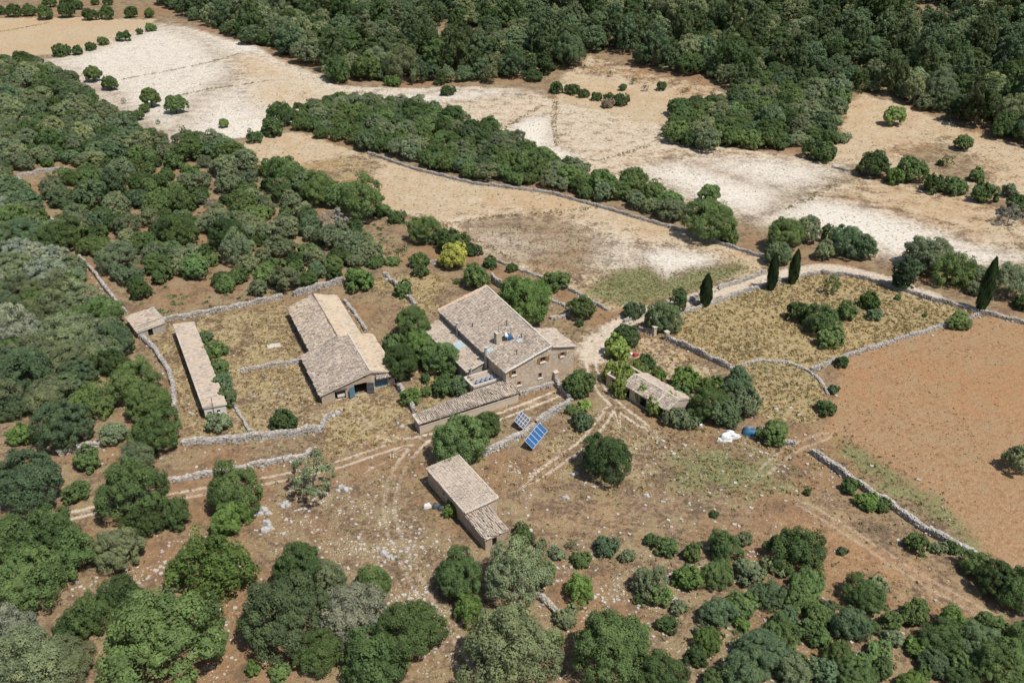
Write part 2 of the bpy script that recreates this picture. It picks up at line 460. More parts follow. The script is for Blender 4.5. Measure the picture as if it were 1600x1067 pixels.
def ground_mat():
    g = G('land')
    a = g.n('Attribute', attribute_name='wa'); b = g.n('Attribute', attribute_name='wb')
    sa, sb = g.n('SeparateColor', {0: a.outputs['Color']}), g.n('SeparateColor', {0: b.outputs['Color']})
    red, pale, straw, green = sa.outputs[0], sa.outputs[1], sa.outputs[2], a.outputs['Alpha']
    track, stony, tan, ruts = sb.outputs[0], sb.outputs[1], sb.outputs[2], b.outputs['Alpha']
    td = g.attr('td')
    big, mid, fine, grain = g.noise(.04, 4, .6), g.noise(.28, 5, .65), g.noise(1.5, 4, .68), g.noise(6, 2, .7)
    mul = lambda x, y: g.math('MULTIPLY', x, y)
    j = g.math('ADD', mul(g.math('SUBTRACT', mid, .5), 1.5), mul(g.math('SUBTRACT', fine, .5), 1.2))
    def edge(w, amt=1.0, lo=.3, hi=.7):
        # the wobble fades out where the weight is nil
        k = g.math('MINIMUM', mul(w, 3.0), 1.0)
        return g.step(g.math('ADD', w, mul(mul(j, amt), k)), lo, hi)
    # untilled ground: red-brown soil, dry grass, bare brown patches
    c = g.mix(g.step(fine, .36, .64), (.145, .094, .056), (.315, .225, .142))
    c = g.mix(mul(g.step(mid, .44, .6), .8), c, (.30, .228, .125))
    c = g.mix(mul(g.step(big, .48, .6), .65), c, (.29, .168, .088))
    c = g.mix(mul(g.step(mid, .46, .34), .6), c, (.125, .093, .062))
    rc = g.mix(g.step(fine, .32, .68), (.29, .17, .09), (.40, .255, .14))
    rc = g.mix(mul(g.step(mid, .46, .66), .6), rc, (.39, .265, .155))
    rc = g.mix(mul(g.step(big, .5, .6), .5), rc, (.375, .20, .095))
    rc = g.mix(mul(g.step(g.math('ADD', mul(mid, .6), mul(fine, .5)), .56, .68), .5), rc, (.29, .225, .12))
    c = g.mix(edge(red), c, rc)
    tc = g.mix(g.step(fine, .3, .7), (.40, .30, .185), (.55, .435, .29))
    tc = g.mix(mul(g.step(big, .44, .6), .6), tc, (.475, .325, .185))
    tc = g.mix(mul(g.step(mid, .5, .66), .5), tc, (.58, .48, .365))
    c = g.mix(edge(tan), c, tc)
    pc = g.mix(g.step(fine, .3, .7), (.60, .535, .44), (.765, .715, .625))
    pc = g.mix(mul(g.step(mid, .5, .7), .5), pc, (.62, .51, .385))
    c = g.mix(edge(pale, .5, .05, 1.0), c, pc)
    sc = g.mix(g.step(fine, .34, .64), (.27, .20, .10), (.44, .345, .185))
    sc = g.mix(mul(g.step(mid, .48, .66), .6), sc, (.33, .265, .135))
    sc = g.mix(mul(g.step(big, .5, .58), .5), sc, (.40, .285, .14))
    c = g.mix(edge(straw, .9), c, sc)
    gc = g.mix(g.step(fine, .3, .7), (.11, .13, .05), (.25, .245, .11))
    c = g.mix(mul(edge(green, 1.0), .85), c, gc)
    kc = g.mix(g.step(fine, .25, .75), (.50, .40, .295), (.68, .595, .485))
    c = g.mix(mul(edge(track, .8, .25, .85), .85), c, kc)
    ad = g.math('ADD', g.math('ABSOLUTE', td), mul(g.math('SUBTRACT', mid, .5), .5))
    rt = g.step(g.math('ABSOLUTE', g.math('SUBTRACT', ad, .70)), .40, .08)
    rt = mul(mul(rt, ruts), g.step(g.math('ADD', fine, mul(mid, .6)), .52, .8))
    c = g.mix(rt, c, kc)
    wv = g.n('TexWave', {'Scale': .30, 'Distortion': 7.0, 'Detail': 3.0, 'Detail Scale': .35, 'Vector': g.n('Mapping', {0: g.pos(), 2: (0, 0, math.radians(-32))}).outputs[0]}, bands_direction='Y').outputs[1]
    wk = mul(g.math('MAXIMUM', mul(red, .45), g.math('MAXIMUM', tan, mul(pale, .7))), .20)
    c = g.mix(wk, c, g.mix(1.0, c, g.mix(wv, (.66, .64, .60), (1.24, 1.24, 1.24)), 'MULTIPLY'))
    # small weeds dotted over the open fields, and pebbles on the stony ground
    dd, dc = g.vor2(.95)
    wd = mul(g.step(dd, .34, .14), g.step(g.math('ADD', dc[0], mul(mid, .6)), .72, .95))
    wd = mul(wd, g.math('ADD', mul(g.math('MAXIMUM', tan, pale), .7), .25))
    c = g.mix(wd, c, (.20, .19, .105))
    open_ = g.math('SUBTRACT', 1.0, g.math('MAXIMUM', g.math('MAXIMUM', tan, pale), red), clamp=True)
    for s_, ch in ((2.3, 1), (5.0, 2)):
        ds, dc = g.vor2(s_)
        k = mul(g.step(ds, .38, .2), g.step(g.math('ADD', dc[ch], mul(g.math('SUBTRACT', mid, .5), 2.6)), .86, .98))
        k = mul(mul(k, g.math('ADD', stony, .22, clamp=True)), open_)
        c = g.mix(k, c, (.66, .615, .56))
    c = g.mix(1.0, c, g.mix(grain, (.62, .62, .62), (1.34, 1.34, 1.34)), 'MULTIPLY')
    g.base(c, .95)
    g.b.inputs['Specular IOR Level'].default_value = .1
    g.bump(g.math('ADD', fine, mul(grain, .4)), .8, .3)
    return g.m
M['ground'] = ground_mat()

def axis(lo, hi, step, g, far_lo, far_hi):
    core = list(np.arange(lo, hi + .01, step)); s = step; v = core[-1]; up = []
    while v < far_hi: s *= g; v += s; up.append(v)
    s = step; v = core[0]; dn = []
    while v > far_lo: s *= g; v -= s; dn.append(v)
    return np.array(dn[::-1] + core + up)
XS = axis(-112, 112, 1.0, 1.03, -3200, 3200)
YS = axis(56, 232, 1.0, 1.016, -300, 5000)
GX, GY = np.meshgrid(XS, YS)
GZ = H(GX, GY)
GW = weights(GX, GY)
GT = side_dist(TRACK_P, GX, GY)
nx, ny = len(XS), len(YS)
CX, CY = (GX[:-1, :-1] + GX[1:, 1:]) / 2, (GY[:-1, :-1] + GY[1:, 1:]) / 2
zone = np.zeros(CX.shape, int)
ZN = [('ground', None)]
for n, lab, w, e, P in FIELD_P:
    ZN.append((n, lab)); zone[sdist(P, CX, CY) > 0] = len(ZN) - 1
for n, hw, w, P in TRACK_P:
    ZN.append((n, None)); zone[ldist(P, CX, CY) < hw * 1.05] = len(ZN) - 1
idx = np.arange(nx * ny).reshape(ny, nx)
quads = np.stack([idx[:-1, :-1], idx[:-1, 1:], idx[1:, 1:], idx[1:, :-1]], -1)
allv = np.stack([GX, GY, GZ], -1).reshape(-1, 3)
allw = GW.reshape(-1, 8)
for zi, (n, lab) in enumerate(ZN):
    q = quads[zone == zi]
    if not len(q): continue
    u, inv = np.unique(q.ravel(), return_inverse=True)
    me = np_mesh(n, allv[u], inv.reshape(-1, 4), M['ground'], smooth=True)
    for nm, sl in (('wa', slice(0, 4)), ('wb', slice(4, 8))):
        at_ = me.attributes.new(nm, 'FLOAT_COLOR', 'POINT')
        at_.data.foreach_set('color', np.ascontiguousarray(allw[u][:, sl], dtype=np.float32).ravel())
    a3 = me.attributes.new('td', 'FLOAT', 'POINT'); a3.data.foreach_set('value', GT.reshape(-1)[u].astype(np.float32))
    o = link(n, me)
    tag(o, kind='structure')
    if lab: o['label'] = lab
# ------------------------------------------------------------------ building kit
TINT = dict(grey=([.05, .22, .35, .5, .62, .8], [.12, .26, .28, .2, .10, .04]),
            pale=([.15, .35, .5, .62, .72, .8], [.06, .17, .32, .27, .12, .06]),
            gold=([.3, .62, .9, .98, .70], [.08, .2, .30, .30, .12]),
            mixed=([.1, .3, .5, .66, .9, .98], [.14, .24, .2, .14, .14, .14]),
            even=([.42, .5, .58, .64], [.25, .3, .3, .15]),
            pink=([.3, .5, .6, .72, .8], [.12, .30, .30, .16, .12]))
def tile_roof(parent, e0, e1, r1, r0, mix='grey', name='roof', pitch=.27, row=.46, seed=0, rough=1.0):
    """one roof slope: a deck, and laid on it rows of curved clay tiles"""
    e0, e1, r1, r0 = (np.array(p, float) for p in (e0, e1, r1, r0))
    R = np.random.default_rng(seed + 11)
    deck = MB()
    nrm = np.cross(e1 - e0, r0 - e0); nrm /= np.linalg.norm(nrm)
    if nrm[2] < 0: nrm = -nrm
    lo = [p - nrm * .16 for p in (e0, e1, r1, r0)]
    deck.hexa(lo + [p - nrm * .01 for p in (e0, e1, r1, r0)])
    roof = deck.build(name, M['mortar'], parent)
    n = max(2, int(round(np.linalg.norm(e1 - e0) / pitch))); m = max(2, int(round((np.linalg.norm(r0 - e0) + np.linalg.norm(r1 - e1)) / 2 / row)))
    I, J = np.meshgrid(np.arange(n), np.arange(m)); I, J = I.ravel(), J.ravel()
    def P(s, t):
        s, t = s[:, None], t[:, None]
        q = (e0 * (1 - s) + e1 * s) * (1 - t) + (r0 * (1 - s) + r1 * s) * t
        return q + nrm * (.05 + .05 * np.sin(s * 9 + seed) * np.sin(t * 6 + seed * 2) + .05 * np.sin(s * 21 + t * 4 + seed)) * min(1.6, rough)
    js = R.normal(0, .10 * rough, len(I)); jt = R.normal(0, .07 * rough, len(I)); jz = R.normal(.0, .022 * rough, len(I)).clip(-.04, .06)
    V = []
    cs = ((-.46, .0), (-.24, .085), (.24, .085), (.46, .0))
    for end in (0, 1):
        tt = (J + (-.08 if end == 0 else 1.02) + jt) / m
        for a, h in cs:
            a2 = a * (1.04 if end == 0 else .86)
            ss = (I + .5 + a2 + js * (1 if end == 0 else .4)) / n
            V.append(P(ss.clip(0, 1), tt.clip(-.02, 1)) + nrm * ((h + (.035 if end == 0 else 0)) + jz)[:, None])
    V = np.stack(V, 1)                                      # tiles x 8 x 3
    b = (np.arange(len(I)) * 8)[:, None]
    q = np.concatenate([b + np.array([[0, 1, 5, 4]]), b + np.array([[1, 2, 6, 5]]), b + np.array([[2, 3, 7, 6]]), b + np.array([[0, 3, 2, 1]])], 1).reshape(-1, 4)
    vals, pr = TINT[mix]
    tint = R.choice(vals, len(I), p=np.array(pr) / sum(pr)) + R.normal(0, .05, len(I))
    cx, cy = I / n * np.linalg.norm(e1 - e0), J / m * np.linalg.norm(r0 - e0)
    tint += .05 * np.sin(cx * .9 + 2 * np.sin(cy * .5 + seed)) * np.sin(cy * .7 + seed)
    me = np_mesh('roof_tiles', V.reshape(-1, 3), q, M['tile'], np.repeat(tint.clip(0, 1), 4))
    tag(link('roof_tiles', me, roof), kind='stuff')
    return roof
def edge_strip(parent, a, b, w=.28, h=.14, mat='mortar', name='roof_edge'):
    """mortared row of edge tiles along a verge or ridge"""
    mb = MB(); a, b = Vector(a), Vector(b); L = (b - a).length; k = max(1, int(L / .5))
    d = (b - a) / k; side = Vector((-d.y, d.x, 0)).normalized() * w / 2; up = Vector((0, 0, h))
    for i in range(k):
        p, q = a + d * (i + .02), a + d * (i + .98)
        j = random.uniform(-.025, .03); o = Vector((0, 0, j)); s2 = side * random.uniform(.85, 1.12)
        mb.hexa([p - s2 + o, p + s2 + o, q + s2 + o, q - s2 + o, p - s2 * .8 + up + o, p + s2 * .8 + up + o, q + s2 * .8 + up + o, q - s2 * .8 + up + o])
    return mb.build(name, M[mat], parent)
def panel(mb, p0, p1, zt0, zt1, holes=(), z0=-.5, depth=.32):
    """a wall face from p0 to p1 (outside on the right-hand side) with real openings"""
    p0, p1 = Vector((*p0, 0)), Vector((*p1, 0)); L = (p1 - p0).length; d = (p1 - p0) / L; inn = Vector((-d.y, d.x, 0))
    X = lambda s, z: p0 + d * s + Vector((0, 0, z))
    top = lambda s: zt0 + (zt1 - zt0) * s / L
    xs = sorted({0.0, L} | {h[0] for h in holes} | {h[1] for h in holes})
    for a, b in zip(xs, xs[1:]):
        cov = sorted((h[2], h[3]) for h in holes if h[0] <= a + 1e-6 and b <= h[1] + 1e-6)
        z = z0
        for za, zb in cov:
            if za > z + 1e-4: mb.poly([X(a, z), X(b, z), X(b, za), X(a, za)])
            z = zb
        mb.poly([X(a, z), X(b, z), X(b, top(b)), X(a, top(a))])
    for a, b, za, zb in holes:
        o = inn * depth
        for p, q in (((a, za), (b, za)), ((b, za), (b, zb)), ((b, zb), (a, zb)), ((a, zb), (a, za))):
            mb.poly([X(*p), X(*p) + o, X(*q) + o, X(*q)])
    mb.poly([X(0, zt0), X(L, zt1), X(L, zt1) + inn * .4, X(0, zt0) + inn * .4])
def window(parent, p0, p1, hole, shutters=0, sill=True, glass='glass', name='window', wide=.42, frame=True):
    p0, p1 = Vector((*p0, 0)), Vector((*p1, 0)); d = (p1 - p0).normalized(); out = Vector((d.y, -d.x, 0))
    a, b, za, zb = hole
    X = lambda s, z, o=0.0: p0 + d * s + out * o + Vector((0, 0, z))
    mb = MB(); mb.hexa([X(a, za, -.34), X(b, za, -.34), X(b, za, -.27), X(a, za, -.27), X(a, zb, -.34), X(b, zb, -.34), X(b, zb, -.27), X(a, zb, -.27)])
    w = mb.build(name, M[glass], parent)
    if frame:
        mb = MB(); c = (a + b) / 2
        for s0, s1, z0, z1 in ((a, a + .06, za, zb), (b - .06, b, za, zb), (c - .03, c + .03, za, zb), (a + .06, b - .06, zb - .06, zb)):
            mb.hexa([X(s0, z0, -.265), X(s1, z0, -.265), X(s1, z0, -.2), X(s0, z0, -.2), X(s0, z1, -.265), X(s1, z1, -.265), X(s1, z1, -.2), X(s0, z1, -.2)])
        mb.build('frame', M['wood'], w)
    if sill:
        mb = MB(); mb.hexa([X(a - .12, za - .14, -.2), X(b + .12, za - .14, -.2), X(b + .12, za - .14, .14), X(a - .12, za - .14, .14), X(a - .12, za - .01, -.2), X(b + .12, za - .01, -.2), X(b + .12, za - .03, .14), X(a - .12, za - .03, .14)])
        mb.build('sill', M['white_render'], w)
    for side in ((-1,) if shutters == 1 else (-1, 1) if shutters == 2 else ()):
        s0, s1 = (a - wide - .03, a - .03) if side < 0 else (b + .03, b + wide + .03)
        mb = MB(); k = 5
        mb.hexa([X(s0, za, .03), X(s1, za, .03), X(s1, za, .07), X(s0, za, .07), X(s0, zb, .03), X(s1, zb, .03), X(s1, zb, .07), X(s0, zb, .07)])
        for i in range(k):
            z = za + (zb - za) * (i + .5) / k
            mb.hexa([X(s0 + .03, z - .03, .073), X(s1 - .03, z - .03, .073), X(s1 - .03, z - .05, .095), X(s0 + .03, z - .05, .095), X(s0 + .03, z + .03, .073), X(s1 - .03, z + .03, .073), X(s1 - .03, z + .03, .085), X(s0 + .03, z + .03, .085)])
        mb.build('shutter', M['wood'], w)
    return w
def leaf_door(parent, p0, p1, s0, s1, za, zb, mat, ang=0.0, off=.06, planks=5, name='door', bars=False):
    """one door leaf made of upright boards, hinged at s0 and swung out by ang"""
    p0, p1 = Vector((*p0, 0)), Vector((*p1, 0)); d = (p1 - p0).normalized(); out = Vector((d.y, -d.x, 0))
    sg = 1 if s1 > s0 else -1; W = abs(s1 - s0)
    dd = (d * sg * math.cos(ang) + out * math.sin(ang)); nn = Vector((-dd.y, dd.x, 0)) * -sg
    root = p0 + d * s0 + out * off
    fr = MB(); fr.hexa([root + nn * -.02 + Vector((0, 0, za + .02)), root + dd * W + nn * -.02 + Vector((0, 0, za + .02)), root + dd * W + nn * -.003 + Vector((0, 0, za + .02)), root + nn * -.003 + Vector((0, 0, za + .02)),
             root + nn * -.02 + Vector((0, 0, zb - .04)), root + dd * W + nn * -.02 + Vector((0, 0, zb - .04)), root + dd * W + nn * -.003 + Vector((0, 0, zb - .04)), root + nn * -.003 + Vector((0, 0, zb - .04))])
    o = fr.build(name, M[mat], parent)
    for z in (za + .15, (za + zb) / 2, zb - .22):
        fr = MB(); fr.hexa([root + dd * 0 + nn * .033 + Vector((0, 0, z)), root + dd * W + nn * .03 + Vector((0, 0, z)), root + dd * W + nn * .07 + Vector((0, 0, z)), root + nn * .07 + Vector((0, 0, z)),
                 root + nn * .03 + Vector((0, 0, z + .1)), root + dd * W + nn * .03 + Vector((0, 0, z + .1)), root + dd * W + nn * .07 + Vector((0, 0, z + .1)), root + nn * .07 + Vector((0, 0, z + .1))]); fr.build('rail', M[mat], o)
    for i in range(planks):
        a, b = W * (i + .04) / planks, W * (i + (.45 if bars else .96)) / planks
        mb = MB(); z0, z1 = Vector((0, 0, za + random.uniform(0, .03))), Vector((0, 0, zb - random.uniform(0, .03)))
        mb.hexa([root + dd * a + z0, root + dd * b + z0, root + dd * b + nn * .03 + z0, root + dd * a + nn * .03 + z0, root + dd * a + z1, root + dd * b + z1, root + dd * b + nn * .03 + z1, root + dd * a + nn * .03 + z1])
        mb.build('plank', M[mat], o)
    return o
def dark_room(parent, x0, x1, y0, y1, z0, z1, name='interior'):
    mb = MB(); P = [(x0, y0), (x1, y0), (x1, y1), (x0, y1)]
    for i in range(4):
        if i == 0: continue
        a, b = P[i], P[(i + 1) % 4]; mb.poly([(*b, z0), (*a, z0), (*a, z1), (*b, z1)])
    mb.poly([(*p, z0) for p in P]); mb.poly([(*p, z1) for p in P[::-1]])
    return mb.build(name, M['old_wood'], parent)
def flue(parent, x, y, z, h, r=.09, mat='flue', name='flue', cowl=True):
    mb = MB(); mb.tube((x, y, z), (x, y, z + h), r)
    o = mb.build(name, M[mat], parent)
    if cowl:
        mb = MB(); mb.lathe((x, y, z + h), [(r * .9, 0.0), (r * .9, .06), (r * 1.7, .08), (r * 1.3, .16), (.01, .2)], 10); mb.build('cowl', M[mat], o)
    return o

# ------------------------------------------------------------------ farmhouse
def farmhouse():
    e = empty('farmhouse', (-.9, 113.0, 0), math.radians(30))
    tag(e, 'large two-storey stone farmhouse with one big tiled roof and brown shutters', 'farmhouse')
    EZ, RZ, XR0, XR1, YB, XA = 4.55, 6.75, 7.8, 9.0, 22.6, 12.1
    mb = MB()
    f0, f1, f2 = (0, 0), (XR0, 0), (XA, 0)
    h = [(1.0, 1.75, 3.55, 4.3), (6.0, 6.95, 4.3, 5.15), (5.7, 6.3, 1.6, 2.45), (1.95, 2.6, 1.45, 2.1)]
    h2 = [(9.6 - XR0, 10.3 - XR0, 4.25, 4.95)]
    panel(mb, f0, f1, EZ, RZ - .05, h)
    panel(mb, f1, f2, RZ - .3, 5.45, h2)
    panel(mb, f2, (XA, 6.3), 5.45, 5.45)
    panel(mb, (XA, 6.3), (XR0 + .25, 6.3), 5.45, RZ - .3)
    panel(mb, (XR0 + .33, 6.3), (XR1, YB), RZ - .05, RZ - .05)
    panel(mb, (XR1, YB), (0, YB), RZ - .05, EZ)
    side_h = [(16.0, 16.5, 3.5, 4.1)]
    panel(mb, (0, YB), f0, EZ - .05, EZ - .05, side_h)
    mb.build('wall', M['masonry'], e)
    window(e, f0, f1, h[0], 1); window(e, f0, f1, h[1], 2, wide=.5); window(e, f0, f1, h[2], 0); window(e, f0, f1, h[3], 0)
    window(e, f1, f2, h2[0], 2, wide=.36); window(e, (0, YB), f0, side_h[0], 0, False)
    tile_roof(e, (-.35, -.12, EZ - .02), (-.35, YB + .1, EZ - .02), (XR1, YB + .1, RZ), (XR0, -.12, RZ), 'grey', seed=1)
    tile_roof(e, (XA + .25, -.12, 5.42), (XA + .25, 6.4, 5.42), (XR0 + .2, 6.4, RZ - .22), (XR0 + .1, -.12, RZ - .22), 'pale', seed=2)
    edge_strip(e, (-.3, -.2, EZ), (XR0, -.2, RZ + .03), .26, .16, 'white_render')
    edge_strip(e, (XR0 + .05, -.1, RZ + .02), (XR1, YB, RZ + .02), .34, .2)
    edge_strip(e, (-.3, YB - .2, EZ + .06), (XR1, YB - .2, RZ + .06), .75, .16, 'verge')
    edge_strip(e, (XR0 + .2, -.2, RZ - .2), (XA + .2, -.2, 5.45), .22, .12)
    # square stack and the many thin flues of the roof
    zr = lambda x: EZ + (RZ - EZ) * (x / XR0)
    mb = MB(); mb.box((2.5, 6.9, zr(2.5) + .7), (.95, .85, 2.2)); c = mb.build('chimney', M['render'], e)
    mb = MB()
    for x, y, sx, sy in ((2.5, 6.53, .95, .14), (2.5, 7.27, .95, .14), (2.08, 6.9, .14, .6), (2.92, 6.9, .14, .6)): mb.box((x, y, zr(2.5) + 1.9), (sx, sy, .2))
    mb.build('chimney_rim', M['mortar'], c)
    mb = MB(); mb.tube((2.8, 7.1, zr(2.5) + 1.7), (2.8, 7.1, zr(2.5) + 2.9), .07); mb.build('flue_pipe', M['metal'], c)
    for x, y, hh, r, mt in ((1.6, 13.6, .75, .07, 'black'), (5.6, 9.6, .95, .06, 'black'), (5.6, 5.0, .8, .06, 'black'), (5.7, 4.1, .85, .06, 'black'), (3.1, 2.1, .75, .07, 'black')):
        flue(e, x, y, zr(x) - .05, hh, r, mt)
    flue(e, -.3, 15.4, 3.1, 2.5, .2); flue(e, -.3, 5.7, 2.2, 3.7, .22)
    flue(e, 4.9, 6.9, zr(4.9) - .05, 1.5, .13)
    # solar water heater: round tank above a small collector
    wh = empty('water_heater'); wh.parent = e; z = zr(3.9)
    mb = MB(); mb.tube((3.55, 6.0, z + .95), (3.95, 7.15, z + .95), .27, n=14); mb.build('tank', M['white'], wh, True)
    mb = MB(); mb.hexa([(3.85, 5.85, z + .1), (4.75, 5.6, z + .12), (4.75, 6.7, z + .12), (3.85, 6.95, z + .1), (3.6, 5.9, z + .75), (4.5, 5.65, z + .8), (4.5, 6.75, z + .8), (3.6, 7.0, z + .75)]); mb.build('collector', M['panel_blue'], wh)
    for p, q in (((3.6, 5.9, z - .1), (3.6, 5.9, z + .9)), ((3.9, 7.0, z - .1), (3.9, 7.0, z + .9)), ((4.7, 5.8, z), (4.7, 5.8, z + .5))): mb = MB(); mb.tube(p, q, .035); mb.build('leg', M['metal'], wh)
    for x, y, s, t in ((.7, 6.1, 1.0, .9), (5.0, 4.6, .85, .7)):
        mb = MB(); mb.hexa([(x - s / 2, y - t / 2, zr(x - s / 2) + .18), (x + s / 2, y - t / 2, zr(x + s / 2) + .18), (x + s / 2, y + t / 2, zr(x + s / 2) + .18), (x - s / 2, y + t / 2, zr(x - s / 2) + .18),
                            (x - s / 2, y - t / 2, zr(x - s / 2) + .31), (x + s / 2, y - t / 2, zr(x + s / 2) + .31), (x + s / 2, y + t / 2, zr(x + s / 2) + .31), (x - s / 2, y + t / 2, zr(x - s / 2) + .31)])
        mb.build('roof_light', M['sheet'], e)
    # low wing along the long side
    mb = MB(); wx = -3.4
    wing_h = [(2.2, 3.1, .2, 1.9), (6.5, 7.3, .9, 1.8), (10.5, 11.3, .9, 1.8)]
    panel(mb, (wx, 21.5), (wx, 6.0), 2.4, 2.4, wing_h); panel(mb, (wx, 6.0), (-.02, 6.0), 2.4, 3.3); panel(mb, (-.02, 21.5), (wx, 21.5), 3.3, 2.4)
    mb.build('wing_wall', M['grey_masonry'], e)
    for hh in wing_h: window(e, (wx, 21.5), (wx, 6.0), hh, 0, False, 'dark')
    tile_roof(e, (wx - .25, 5.85, 2.4), (wx - .25, 21.7, 2.4), (-.03, 21.7, 3.35), (-.03, 5.85, 3.35), 'pale', 'wing_roof', seed=3)
    edge_strip(e, (wx - .2, 5.85, 2.42), (-.05, 5.85, 3.38), .24, .1)
    mb = MB(); zz = lambda x: 2.4 + .95 * (x - wx) / (-wx)
    mb.hexa([(-2.3, 11.6, zz(-2.3) + .18), (-.7, 11.6, zz(-.7) + .18), (-.7, 13.6, zz(-.7) + .18), (-2.3, 13.6, zz(-2.3) + .18), (-2.3, 11.6, zz(-2.3) + .30), (-.7, 11.6, zz(-.7) + .30), (-.7, 13.6, zz(-.7) + .30), (-2.3, 13.6, zz(-2.3) + .30)])
    mb.build('roof_light', M['sheet'], e)
    # flat-roofed room with a low parapet, in the angle in front of the wing
    mb = MB(); x0, x1, y0, y1, zt = -4.7, -.03, 1.6, 4.5, 2.35
    for a, b in (((x0, y0), (x1, y0)), ((x1, y1), (x0, y1)), ((x0, y1), (x0, y0))): panel(mb, a, b, zt - .01, zt - .01)
    mb.build('terrace_wall', M['render'], e)
    mb = MB(); mb.box(((x0 + x1) / 2, (y0 + y1) / 2, zt), (x1 - x0 - .3, y1 - y0 - .3, .1)); mb.build('flat_roof', M['terrace_floor'], e)
    mb = MB()
    for c, s in ((((x0 + x1) / 2, y0 + .03, zt + .12), (x1 - x0, .34, .34)), (((x0 + x1) / 2, y1 - .03, zt + .12), (x1 - x0, .3, .34)), ((x0 + .03, (y0 + y1) / 2, zt + .117), (.3, y1 - y0 - .4, .33))): mb.box(c, s)
    mb.build('parapet', M['mortar'], e)
    mb = MB(); mb.box((-1.6, 5.2, 1.05), (2.6, 1.2, .1)); mb.build('yard_ledge', M['render'], e)
    flue(e, -3.0, 5.5, 0, 3.2, .12)
    for i in range(4):
        j = empty('glazed_jar', e.matrix_world @ Vector((0, 0, 0)))
        c, s_ = math.cos(math.radians(30)), math.sin(math.radians(30)); lx, ly = -3.75 + i * .82, 2.15
        j.location = (-.9 + lx * c - ly * s_, 113.0 + lx * s_ + ly * c, zt + .055)
        mb = MB(); mb.lathe((0, 0, 0), [(.17, 0), (.27, .14), (.31, .32), (.24, .52), (.12, .62), (.10, .70)], 14); mb.build('body', M['jar'], j, True)
        mb = MB(); mb.lathe((0, 0, .69), [(.10, 0), (.135, .02), (.135, .06), (.09, .08)], 12); mb.build('rim', M['jar'], j)
        w = ['first', 'second', 'third', 'last'][i]
        tag(j, f'blue-grey jar on the flat roof, {w} of four counted from the garden side', 'jar', 'jars on the flat roof')
    return e
farmhouse()

def porch():
    e = empty('covered_walkway', (-.9, 113.0, 0), math.radians(30))
    tag(e, 'long low open-fronted walkway with a tiled lean-to roof before the garden', 'walkway')
    tile_roof(e, (-15.4, -2.2, 1.85), (1.1, -2.2, 1.9), (1.1, .95, 2.6), (-15.4, -.25, 2.3), 'grey', seed=4, rough=1.7)
    mb = MB(); panel(mb, (1.0, .75), (-15.2, -.35), 2.42, 2.12); panel(mb, (-15.2, -.35), (-15.2, -2.0), 2.12, 1.75); mb.build('back_wall', M['grey_masonry'], e)
    mb = MB(); panel(mb, (-15.2, -1.98), (1.0, -1.98), 1.12, 1.12, depth=.3); panel(mb, (1.0, -1.62), (-15.2, -1.62), 1.12, 1.12); mb.box((-7.1, -1.8, 1.14), (16.3, .46, .09)); mb.build('parapet', M['render'], e)
    for x in np.linspace(-15.0, .8, 6):
        mb = MB(); mb.box((x, -1.8, 1.46), (.3, .32, .55)); mb.build('pillar', M['grey_masonry'], e)
    mb = MB(); mb.box((-7.1, -1.85, 1.72), (16.2, .12, .1)); mb.build('beam', M['old_wood'], e)
    edge_strip(e, (-15.3, -2.1, 1.9), (-15.3, -.3, 2.3), .5, .16)
    return e
porch()

